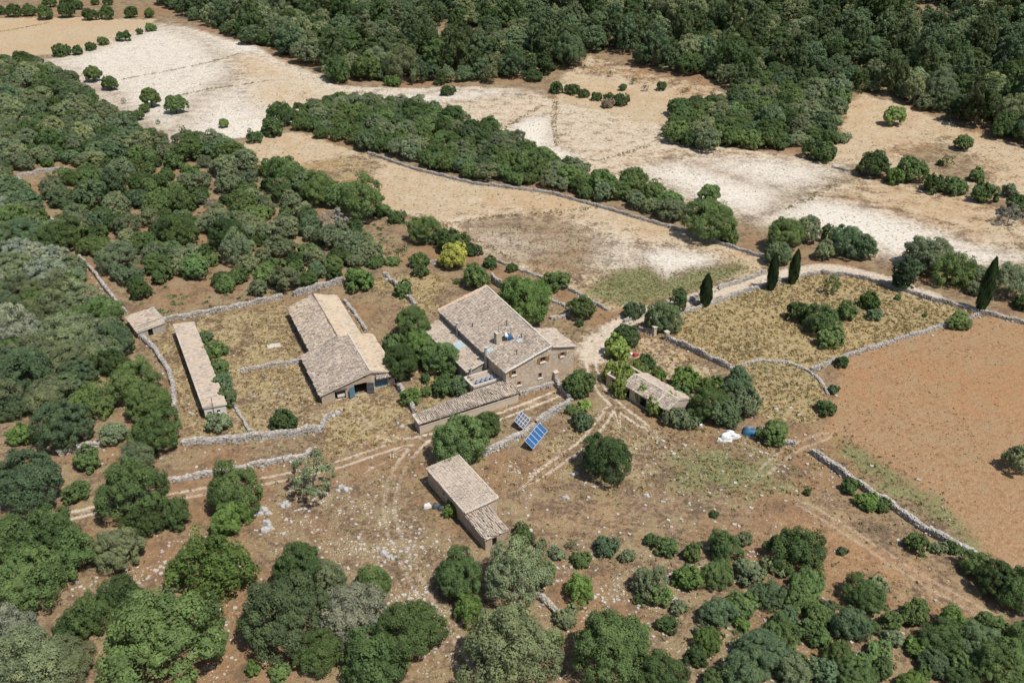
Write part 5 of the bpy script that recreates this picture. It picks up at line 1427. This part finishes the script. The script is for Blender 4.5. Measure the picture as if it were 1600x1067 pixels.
# --- woods and groves: many plants of one kind each, filled from outlines
def inside(P, x, y):
    c = False
    for i in range(len(P)):
        a, b = P[i - 1], P[i]
        if (a[1] > y) != (b[1] > y) and x < (b[0] - a[0]) * (y - a[1]) / (b[1] - a[1]) + a[0]: c = not c
    return c
CLEAR = [world_poly(p) for p in ([(120,440),(150,450),(152,482),(120,478)], [(30,283),(105,268),(100,285),(60,295)], [(190,320),(235,330),(215,350),(190,345)], [(170,395),(240,400),(245,425),(190,420)], [(220,445),(300,440),(350,445),(340,480),(250,495)], [(410,285),(430,285),(425,300)],
   [(480,345),(520,340),(540,360),(500,380)], [(555,345),(640,350),(690,400),(620,425),(590,380)], [(185,470),(255,478),(255,520),(190,515)], [(330,400),(380,400),(360,430)], [(120,600),(190,605),(200,650),(150,640)])]
def ldist1(P, x, y):
    b = 1e9
    for i in range(1, len(P)):
        a, c = P[i - 1], P[i]; e0, e1 = c[0] - a[0], c[1] - a[1]
        t = max(0, min(1, ((x - a[0]) * e0 + (y - a[1]) * e1) / (e0 * e0 + e1 * e1 + 1e-9)))
        b = min(b, math.hypot(x - a[0] - t * e0, y - a[1] - t * e1))
    return b
def scatter(outline, rr, gap, kinds, seed, limit=400, avoid=True):
    P = world_poly(outline); lo, hi = P.min(0), P.max(0); R = random.Random(seed); out = []
    cell = {}
    G_ = 6.0
    def near(x, y, r, extra):
        for i in range(int(x // G_) - 2, int(x // G_) + 3):
            for j in range(int(y // G_) - 2, int(y // G_) + 3):
                for a, b, c in cell.get((i, j), ()):
                    if (a - x) ** 2 + (b - y) ** 2 < ((c + r) * gap) ** 2: return True
        return False
    if avoid:
        for x, y, r in OCC: cell.setdefault((int(x // G_), int(y // G_)), []).append((x, y, r))
    area = (hi[0] - lo[0]) * (hi[1] - lo[1])
    for _ in range(int(min(60000, area * .8))):
        x, y = R.uniform(lo[0], hi[0]), R.uniform(lo[1], hi[1])
        if not inside(P, x, y): continue
        if any(inside(c, x, y) for c in CLEAR): continue
        r = R.uniform(*rr)
        if near(x, y, r, 0): continue
        if avoid and any(abs(ldist1(w_, x, y)) < r * .8 + 1.0 for w_ in WALL_P): continue
        cell.setdefault((int(x // G_), int(y // G_)), []).append((x, y, r))
        out.append((x, y, r, R.choice(kinds)))
        if len(out) >= limit: break
    return out
GROVES = [
 # outline, radius range, spacing, [(kind, colour)...], group
 ([(-40,95),(0,98),(50,100),(120,128),(150,168),(205,205),(260,228),(330,222),(360,235),(330,262),(230,240),(120,262),(20,272),(-40,280)], (2.0, 4.2), .62, [(V_,'O'),(V_,'O'),(K_,'U'),(K_,'D'),(V_,'W'),(S_,'D')], 'trees of the wood beside the white field', 'white-field wood'),
 ([(-60,275),(25,285),(60,330),(120,405),(150,450),(190,500),(215,540),(180,600),(90,640),(-60,660)], (2.6, 5.2), .52, [(V_,'O'),(V_,'O'),(K_,'U'),(V_,'S'),(K_,'G'),(V_,'O')], 'trees of the dense grey wood at the picture edge', 'dense edge wood'),
 ([(60,285),(230,245),(330,262),(380,250),(430,290),(470,300),(480,340),(560,345),(600,400),(640,420),(600,425),(540,436),(440,460),(330,482),(250,494),(205,478),(160,430),(120,395),(80,330)], (1.8, 4.3), .74, [(K_,'G'),(K_,'U'),(V_,'O'),(K_,'D'),(V_,'O'),(S_,'G'),(S_,'D')], 'trees of the open wood behind the yards', 'yard-side wood'),
 ([(440,192),(520,160),(640,168),(760,202),(850,252),(960,292),(1065,332),(1070,348),(1000,332),(860,297),(720,280),(560,235),(470,204)], (2.0, 3.9), .64, [(K_,'G'),(V_,'O'),(K_,'U'),(K_,'D'),(V_,'O'),(K_,'G')], 'trees of the long belt between the fields', 'long tree belt'),
 ([(1048,190),(1065,175),(1130,165),(1160,150),(1200,120),(1320,140),(1312,190),(1300,222),(1200,232),(1090,234),(1045,222)], (2.4, 4.4), .60, [(K_,'G'),(K_,'U'),(K_,'D'),(V_,'O')], 'trees of the grove jutting into the pale fields', 'jutting grove'),
 ([(1120,885),(1200,872),(1215,890),(1260,905),(1330,945),(1360,905),(1400,945),(1460,965),(1500,960),(1600,975),(1640,1080),(1110,1090),(1100,960)], (1.2, 3.0), .58, [(S_,'G'),(S_,'O'),(K_,'G'),(S_,'G'),(K_,'G'),(K_,'U'),(S_,'B'),(S_,'W'),(S_,'U')], 'bushes of the thicket at the bottom edge', 'bottom-edge thicket'),
 ([(1430,420),(1500,425),(1600,445),(1640,470),(1600,480),(1545,470),(1500,455)], (1.2, 2.4), .8, [(S_,'G'),(V_,'O')], 'scrub above the white-topped wall', 'wall-side scrub'),
 ([(575,345),(640,345),(690,385),(640,415),(590,400)], (1.0, 2.0), .95, [(S_,'G'),(K_,'G')], 'bushes on the rough ground below the tan field', 'rough patch'),
]
HUE = dict(V='fresh green', O='grey-green', U='bluish green', D='dark green', G='mid-green', W='pale olive-green', S='silvery', B='bright green', P='dark', L='light green')
KN = dict(oak='rounded oak', olive='wild olive', shrub='low bush', pine='pine')
def pixel(x, y, z):
    dep = y * CP - (z - CAM_H) * SP
    return 800 + FPX * x / dep, 533.5 - FPX * (y * SP + (z - CAM_H) * CP) / dep
ORD = 'first second third fourth fifth sixth seventh eighth ninth tenth eleventh twelfth'.split()
def place_all(items, where, grp, sizes=('small', 'medium', 'large'), hsr=(.72, 1.05)):
    """plants of one grove: each label says size, look and place within the grove"""
    P = [pixel(x, y, H(x, y, math)) for x, y, *_ in items]
    xs, ys, rs = sorted(q[0] for q in P), sorted(q[1] for q in P), sorted(t[2] for t in items)
    n = len(items); bins = {}
    for i, (x, y, r, (k, c)) in enumerate(items):
        sx = sum(P[i][0] > xs[min(n - 1, n * q // 5)] for q in (1, 2, 3, 4)); sy = sum(P[i][1] > ys[min(n - 1, n * q // 3)] for q in (1, 2))
        sz = sizes[sum(r > rs[min(n - 1, n * q // 3)] for q in (1, 2))]
        bins.setdefault((sz, c, k, sx, sy), []).append(i)
    for (sz, c, k, sx, sy), ids in bins.items():
        ids.sort(key=lambda i: P[i][0])
        spot = ['far back', 'middle', 'front'][sy] + ' ' + ['left end', 'left part', 'centre', 'right part', 'right end'][sx]
        for m, i in enumerate(ids):
            x, y, r, _ = items[i]
            o = '' if len(ids) == 1 else f', {ORD[min(m, 11)]} of {len(ids)}'
            plant(x, y, r * (.8 if k == S_ else 1), k, c, f'{sz} {HUE[c]} {KN[k]}, {spot} of {where}{o}', grp, hs=R0.uniform(*hsr), sq=R0.uniform(.86, 1.16))
for gi, (outl, rr, gap, kinds, grp, where) in enumerate(GROVES):
    place_all(scatter(outl, rr, gap, kinds, 40 + gi), where, grp)

# --- the big wood on the hill: its nearest trees one by one, the rest as one mass
WOOD = [(235,-40),(250,5),(300,32),(350,52),(440,84),(505,112),(530,130),(600,128),(690,134),(760,130),(850,128),(868,114),(890,104),(925,80),(1000,100),(1150,142),(1200,118),(1325,142),(1350,140),(1420,160),(1500,196),(1640,240),(1800,240),(1800,-40)]
GLADE = [world_poly(p) for p in ([(640,45),(760,45),(775,70),(720,85),(650,70)], [(880,85),(950,75),(1010,95),(960,105)], [(1405,10),(1500,15),(1490,40),(1420,35)])]
CLEAR += GLADE
wood = scatter(WOOD, (2.4, 6.6), .60, [('pine','P'),('pine','P'),('pine','D'),('pine','U'),(K_,'U'),(V_,'O'),(K_,'D'),(V_,'W')], 77, limit=4000)
wood.sort(key=lambda t: t[0] ** 2 + t[1] ** 2)
left, near_ = [], []
cnt = {}
for x, y, r, (k, c) in wood:
    lim = dict(pine=200, oak=55, olive=40)[k]
    if cnt.get(k, 0) < lim and abs(x) < .60 * y:
        cnt[k] = cnt.get(k, 0) + 1
        near_.append((x, y, r, (k, c)))
    else: left.append((x, y, r, k))
place_all(near_, 'hillside wood front', 'nearest trees of the hillside wood', hsr=(.65, 1.25))
SORTS = [('pine', 0, 'P'), ('pine', 1, 'P'), ('pine', 2, 'D'), ('pine', 3, 'U'), ('pine', 4, 'O'), ('oak', 0, 'U'), ('oak', 1, 'D'), ('olive', 0, 'O'), ('olive', 1, 'W')]
def hill_wood(pts):
    """the rest of the hillside wood: crowns set on points by one geometry node tree"""
    me = bpy.data.meshes.new('distant_wood'); P = np.array([(x, y, H(x, y, math), r) for x, y, r, k in pts])
    me.vertices.add(len(P)); me.vertices.foreach_set('co', P[:, :3].astype(np.float32).ravel())
    a = me.attributes.new('size', 'FLOAT', 'POINT'); a.data.foreach_set('value', P[:, 3].astype(np.float32))
    a = me.attributes.new('sort', 'INT', 'POINT'); a.data.foreach_set('value', np.array([R0.choice([i for i, q in enumerate(SORTS) if q[0] == k]) for *_, k in pts], dtype=np.int32))
    a = me.attributes.new('turn', 'FLOAT', 'POINT'); a.data.foreach_set('value', rng.uniform(0, 6.28, len(P)).astype(np.float32))
    a = me.attributes.new('tall', 'FLOAT', 'POINT'); a.data.foreach_set('value', (P[:, 3] * rng.uniform(.6, 1.25, len(P))).astype(np.float32))
    o = link('distant_wood', me); tag(o, 'dense dark pine and oak wood covering the far hillside', 'wood', kind='stuff')
    ng = bpy.data.node_groups.new('wood', 'GeometryNodeTree')
    ng.interface.new_socket('Geometry', in_out='INPUT', socket_type='NodeSocketGeometry'); ng.interface.new_socket('Geometry', in_out='OUTPUT', socket_type='NodeSocketGeometry')
    N = ng.nodes; Lk = ng.links; gi, go = N.new('NodeGroupInput'), N.new('NodeGroupOutput'); join = N.new('GeometryNodeJoinGeometry')
    def named(n, t):
        q = N.new('GeometryNodeInputNamedAttribute'); q.data_type = t; q.inputs['Name'].default_value = n; return q.outputs[0]
    vec = N.new('ShaderNodeCombineXYZ'); Lk.new(named('size', 'FLOAT'), vec.inputs[0]); Lk.new(named('size', 'FLOAT'), vec.inputs[1]); Lk.new(named('tall', 'FLOAT'), vec.inputs[2])
    rot = N.new('ShaderNodeCombineXYZ'); Lk.new(named('turn', 'FLOAT'), rot.inputs[2])
    for k, (kind, v, col) in enumerate(SORTS):
        me2 = PROTO[kind][0][v].copy(); me2.materials.clear(); me2.materials.append(leaf_mat(f'foliage_far_{k}', False, COLR[col]))
        src = bpy.data.objects.new('wood_crown', me2)
        oi = N.new('GeometryNodeObjectInfo'); oi.inputs['Object'].default_value = src; oi.inputs['As Instance'].default_value = True
        ip = N.new('GeometryNodeInstanceOnPoints'); cmp_ = N.new('FunctionNodeCompare'); cmp_.data_type = 'INT'; cmp_.operation = 'EQUAL'
        Lk.new(named('sort', 'INT'), cmp_.inputs['A'] if 'A' in cmp_.inputs else cmp_.inputs[2]); 
        for s in cmp_.inputs:
            if s.name == 'B' and s.type == 'INT': s.default_value = k
            if s.name == 'A' and s.type == 'INT': Lk.new(named('sort', 'INT'), s)
        Lk.new(gi.outputs[0], ip.inputs['Points']); Lk.new(cmp_.outputs[0], ip.inputs['Selection']); Lk.new(oi.outputs['Geometry'], ip.inputs['Instance'])
        Lk.new(rot.outputs[0], ip.inputs['Rotation']); Lk.new(vec.outputs[0], ip.inputs['Scale']); Lk.new(ip.outputs[0], join.inputs[0])
    Lk.new(join.outputs[0], go.inputs[0])
    md = o.modifiers.new('wood', 'NODES'); md.node_group = ng
hill_wood(left)
print('TREES', len(OCC), 'rest', len(left), cnt)
# ------------------------------------------------------------------ small things in the yards
def lump(name, px, py, w, d, h, mat, label, cat, seed=0, rough=.22, group=None):
    """a heap under cloth or a sack: a dented, folded mound"""
    p = at(px, py); R = np.random.default_rng(seed); n, m = 18, 9; V, F_ = [], []
    ph = R.uniform(0, 6, 8)
    for j in range(m + 1):
        v = j / m
        for i in range(n):
            a = 2 * math.pi * i / n
            r = math.cos(v * math.pi / 2) ** .6 if j < m else 0
            k = 1 + rough * (math.sin(2 * a + ph[0]) * .5 + math.sin(3 * a + ph[1] + 3 * v) * .5 + .6 * math.sin(7 * a + ph[2] + 5 * v)) + R.normal(0, rough * .25)
            z = math.sin(v * math.pi / 2) * h * (1 + rough * .9 * math.sin(3 * a + ph[3]) * (1 - v * .6))
            V.append((r * k * w / 2 * math.cos(a), r * k * d / 2 * math.sin(a), z - .05))
    for j in range(m):
        for i in range(n): F_.append((j * n + i, j * n + (i + 1) % n, (j + 1) * n + (i + 1) % n, (j + 1) * n + i))
    o = link(name, np_mesh(name, V, F_, M[mat], smooth=True)); o.location = p
    return tag(o, label, cat, group)
lump('plastic_heap', 1139, 684, 2.6, 1.9, 1.0, 'white', 'bright white crumpled plastic heap beside the dark tree clump', 'rubbish', 3, .3)
lump('plastic_bag', 1125, 688, .9, .8, .45, 'white', 'small white bag spilling from the large plastic heap', 'rubbish', 4, .3)
lump('plastic_bag', 1059, 667, .7, .5, .4, 'white', 'single white bag below the vine shed end', 'rubbish', 5, .3)
lump('plastic_bag', 1094, 665, .9, .5, .35, 'alu', 'pale bag under the front tree of the clump', 'rubbish', 15, .3)
o = lump('tarpaulin_heap', 1172, 677, 2.4, 1.7, .9, 'tarp_blue', 'covered heap with a blue tarpaulin edge beside the green bush', 'tarpaulin', 6, .15)
o2 = lump('tarpaulin_heap', 1170, 674, 1.7, 1.1, 1.02, 'tarp_grey', 'grey cloth thrown over the blue tarpaulin heap', 'tarpaulin', 7, .15)
lump('dark_barrel_bag', 1186, 672, .8, .8, .7, 'sack_dark', 'black bag next to the tarpaulin heap', 'rubbish', 8)
lump('white_sack', 668, 792, 1.1, .7, .6, 'white', 'white sack leaning by the outbuilding wall', 'sack', 9, .25)
lump('dark_sack', 681, 792, 1.0, .9, .6, 'sack_dark', 'dark bulging sack beside the white one', 'sack', 10, .25)
lump('dark_sack', 690, 796, .8, .8, .55, 'sack_dark', 'dark sack half under the small green bush', 'sack', 11, .25)
lump('red_cloth', 993, 556, .9, .6, .5, 'red', 'red cloth bundle beside the grapevine', 'cloth', 12, .3)
lump('white_cloth', 986, 553, .6, .5, .3, 'white', 'white cloth beside the red bundle', 'cloth', 13, .3)
lump('stone_block', 605, 438, 1.1, .7, .5, 'rock', 'single pale stone block at the top of the barn yard', 'stone', 14, .12)
# water trough on the straw yard
p = at(428, 541); e = empty('stone_slab', p, .3); tag(e, 'flat pale slab lying in the straw yard', 'slab')
mb = MB(); mb.box((0, 0, .06), (2.1, 1.3, .22)); mb.build('slab', M['mortar'], e)
# table and chair on the house terrace
p = at(829, 604); e = empty('garden_table', p, .52); tag(e, 'small white garden table on the farmhouse terrace', 'table')
mb = MB(); mb.lathe((0, 0, .70), [(.5, 0), (.52, .02), (.5, .045)], 16); mb.build('table_top', M['white'], e)
for a in range(4):
    mb = MB(); x, y = .3 * math.cos(a * 1.5708 + .4), .3 * math.sin(a * 1.5708 + .4); mb.tube((x * 1.2, y * 1.2, -.02), (x * .8, y * .8, .70), .025); mb.build('leg', M['metal'], e)
p = at(826, 609); e = empty('garden_chair', p, 1.2); tag(e, 'grey garden chair beside the white table on the terrace', 'chair')
mb = MB(); mb.box((0, 0, .44), (.46, .46, .05)); mb.build('seat', M['sack_dark'], e)
mb = MB(); mb.box((0, .22, .72), (.46, .05, .5)); mb.build('backrest', M['sack_dark'], e)
for x in (-.19, .19):
    for y in (-.19, .19): mb = MB(); mb.tube((x, y, -.02), (x, y, .42), .02); mb.build('leg', M['metal'], e)
# rubble boulders of the clearing, each on its own
BOULD = [(413,797,1.3),(406,803,1.1),(420,803,1.0),(400,806,.8),(417,817,1.2),(421,822,.9),(414,829,1.4),(424,826,.9),(441,791,1.0),(447,787,1.1),(450,790,.9),(437,789,.8),(533,761,1.0),(540,765,1.1),(528,767,.8),(547,764,.7),(443,834,.7),(477,795,.6),(884,778,1.0),(1010,775,1.0),(895,742,.8),(902,740,.7),(1213,640,.8),(1235,638,.7),(600,865,1.2),(606,870,.9),(613,873,.7),(590,857,.7),(560,840,.7),(480,862,.8),(488,868,.9),(462,860,.7),(380,800,.7),(752,640,.6),(628,667,.9),(622,661,.6),(560,655,.5),(527,645,1.0),(521,650,.8),(533,640,.6)]
CLUST = [('pile by the round green tree', 380, 432, 790, 835), ('pile under the thin grey-green tree', 433, 482, 780, 840), ('pile beyond the thin grey-green tree', 520, 556, 750, 775), ('heap above the big tree clump', 455, 495, 850, 875), ('spill beside the wheel track', 550, 620, 835, 880), ('spill before the barn', 515, 565, 636, 660), ('spot by the walkway end', 615, 760, 636, 670), ('yard below the house', 880, 1015, 735, 780), ('foot of the threshing floor', 1200, 1240, 630, 645)]
from collections import defaultdict
seen_ = defaultdict(list)
for b_ in BOULD:
    for cn, x0, x1, y0, y1 in CLUST:
        if x0 <= b_[0] <= x1 and y0 <= b_[1] <= y1: seen_[cn].append(b_); break
    else: seen_['open clearing'].append(b_)
i = 0
for cn, bs in seen_.items():
    bs.sort()
    for m_, (px, py, s) in enumerate(bs):
        which = 'only one' if len(bs) == 1 else f'{ORD[m_]} of {len(bs)}'
        lump('boulder', px, py, s * .9, s * .7, s * .42, 'rock', f'grey boulder, {cn}, {which}', 'boulder', 30 + i, .25, 'loose boulders'); i += 1

# ------------------------------------------------------------------ ground cover: weeds, dry tussocks, loose stones
def points(n, box, fn, seed):
    R = np.random.default_rng(seed); out = []
    X, Y = R.uniform(box[0], box[1], n), R.uniform(box[2], box[3], n)
    keep = np.abs(X) < .60 * Y + 6
    X, Y = X[keep], Y[keep]
    k = R.random(len(X)) < fn(weights(X, Y), X, Y)
    return X[k], Y[k], R
def patch(X, Y, s):
    return .5 + .5 * np.sin(X * .31 * s + 1.7 * np.sin(Y * .23 * s)) * np.sin(Y * .37 * s + 1.3 * np.sin(X * .19 * s + 2))
def tufts(name, X, Y, R, size, blades, color, label, flat=.6):
    n = len(X); S = R.uniform(*size, n)
    d = unit(R.normal(0, 1, (n, blades, 3)) * np.array([1, 1, .6]) + np.array([0, 0, .5]))
    d[..., 2] = np.abs(d[..., 2])
    C = np.stack([X, Y, H(X, Y)], -1)[:, None, :] + d * (S[:, None, None] * R.uniform(.3, .75, (n, blades, 1))) * np.array([1, 1, flat])
    N = unit(d + R.normal(0, .35, d.shape))
    T = (R.normal(.5, .16, (n, 1)) + R.normal(0, .12, (n, blades))).clip(0, 1)
    me = leaf_mesh(name, C.reshape(-1, 3), N.reshape(-1, 3), np.repeat(S * .42, blades), R, T.ravel(), aspect=.55)
    o = link(name, me); o.color = (*color, 1)
    return tag(o, label, kind='stuff')
lx, ly = [], []
for P_ in LINE_P:
    for a_, b_ in zip(P_, P_[1:]):
        k = int(np.hypot(*(b_ - a_)) * 5) + 2; t_ = rng.uniform(0, 1, k); g_ = np.sin(t_ * 23) + np.sin(t_ * 7.3 + 1) > -1.0
        t_ = t_[g_]; lx.append(a_[0] + (b_[0] - a_[0]) * t_ + rng.normal(0, .55, len(t_))); ly.append(a_[1] + (b_[1] - a_[1]) * t_ + rng.normal(0, .55, len(t_)))
tufts('boundary_weeds', np.concatenate(lx), np.concatenate(ly), rng, (.2, .5), 6, (.27, .235, .135), 'thin lines of weeds between the strips of field', .6)
X, Y, R = points(60000, (-150, 170, 120, 330), lambda w, x, y: np.clip(.26 * np.maximum(w[:, 6], w[:, 1]) * (.25 + patch(x, y, .6) ** 2), 0, 1), 1)
tufts('field_weeds', X, Y, R, (.14, .42), 5, (.19, .19, .10), 'small grey-green weeds dotted over the pale fields')
X, Y, R = points(26000, (-20, 70, 120, 180), lambda w, x, y: np.clip(w[:, 3] * 1.2, 0, .9), 2)
tufts('grass', X, Y, R, (.15, .4), 5, (.17, .18, .075), 'green grass at the lower end of the long field', .5)
X, Y, R = points(60000, (-60, 90, 90, 170), lambda w, x, y: np.clip(w[:, 2] * .9 * (.3 + patch(x, y, 1.1)), 0, 1), 3)
tufts('dry_grass', X, Y, R, (.22, .62), 6, (.36, .28, .15), 'dry straw-coloured grass of the enclosure and the yards', .55)
X, Y, R = points(20000, (-60, 90, 90, 170), lambda w, x, y: np.clip(w[:, 2] * .5 * patch(x, y, .8) ** 2, 0, 1), 8)
tufts('brown_grass', X, Y, R, (.2, .5), 5, (.27, .21, .125), 'brown dead grass among the straw', .5)
X, Y, R = points(34000, (30, 130, 70, 150), lambda w, x, y: np.clip(w[:, 0] * .22 * (.2 + patch(x, y, .5)) + w[:, 3] * .6, 0, 1), 4)
tufts('red_field_weeds', X, Y, R, (.1, .3), 4, (.20, .19, .10), 'sparse low weeds on the red earth field')
free = lambda w: np.clip(1 - w[:, 0] - w[:, 1] - w[:, 6] - w[:, 4] - w[:, 2], 0, 1)
X, Y, R = points(52000, (-75, 75, 58, 150), lambda w, x, y: free(w) * .5 * (.15 + patch(x, y, .7) ** 2), 5)
tufts('rough_grass', X, Y, R, (.12, .38), 5, (.31, .235, .13), 'thin dry grass of the untilled ground', .5)
X, Y, R = points(30000, (-75, 75, 58, 140), lambda w, x, y: free(w) * .5 * patch(x + 9, y, 1.0) ** 2 + .7 * w[:, 3], 6)
tufts('green_weeds', X, Y, R, (.12, .45), 6, (.15, .165, .075), 'green weeds of the untilled ground', .6)
def rubble(name, n, box, fn, size, seed, label):
    X, Y, R = points(n, box, fn, seed); k = len(X)
    C = np.stack([X, Y, H(X, Y) + .02], -1); s = R.uniform(*size, k) * R.uniform(.6, 1.2, k)
    S = np.stack([s * R.uniform(.8, 1.5, k), s, s * R.uniform(.4, .8, k)], -1)
    o = link(name, stone_cloud(C, S, R.uniform(0, 6.3, k), R, name, M['dry'], (R.beta(3, 2, k) * .6 + .4).clip(0, 1)))
    return tag(o, label, kind='stuff')
rubble('loose_stones', 40000, (-75, 75, 58, 125), lambda w, x, y: np.clip(w[:, 5] * (.06 + 1.2 * patch(x, y, .9) ** 3) + .04 * free(w), 0, 1), (.08, .34), 7, 'loose white stones strewn over the clearing and slopes')

# low scrub filling the gaps of the woods and the thicket
ux, uy = [], []
for gi_, dens in ((0, .16), (2, .20), (5, .34), (7, .3), (1, .1)):
    P_ = world_poly(GROVES[gi_][0]); lo, hi = P_.min(0), P_.max(0); n_ = int((hi - lo).prod() * dens)
    x_, y_ = rng.uniform(lo[0], hi[0], n_), rng.uniform(lo[1], hi[1], n_)
    k_ = (sdist(P_, x_, y_) > 0) & (patch(x_, y_, .9) > .3) & (np.abs(x_) < .6 * y_ + 5)
    ux.append(x_[k_]); uy.append(y_[k_])
tufts('undergrowth', np.concatenate(ux), np.concatenate(uy), rng, (.35, 1.0), 16, (.15, .175, .085), 'low green scrub between the trees of the woods', .6)
for gi_, dens, seed_ in ((5, .8, 3),):
    P_ = world_poly([(860,860),(1000,840),(1210,850),(1330,900),(1460,960),(1600,1000),(1600,1080),(1000,1080),(860,980)]); lo, hi = P_.min(0), P_.max(0); n_ = int((hi - lo).prod() * dens)
    x_, y_ = rng.uniform(lo[0], hi[0], n_), rng.uniform(lo[1], hi[1], n_); k_ = (sdist(P_, x_, y_) > 0) & (patch(x_, y_, 1.3) > .55)
    tufts('dry_scrub', x_[k_], y_[k_], rng, (.15, .5), 9, (.24, .22, .12), 'dry olive-brown scrub on the near stony slope', .6)
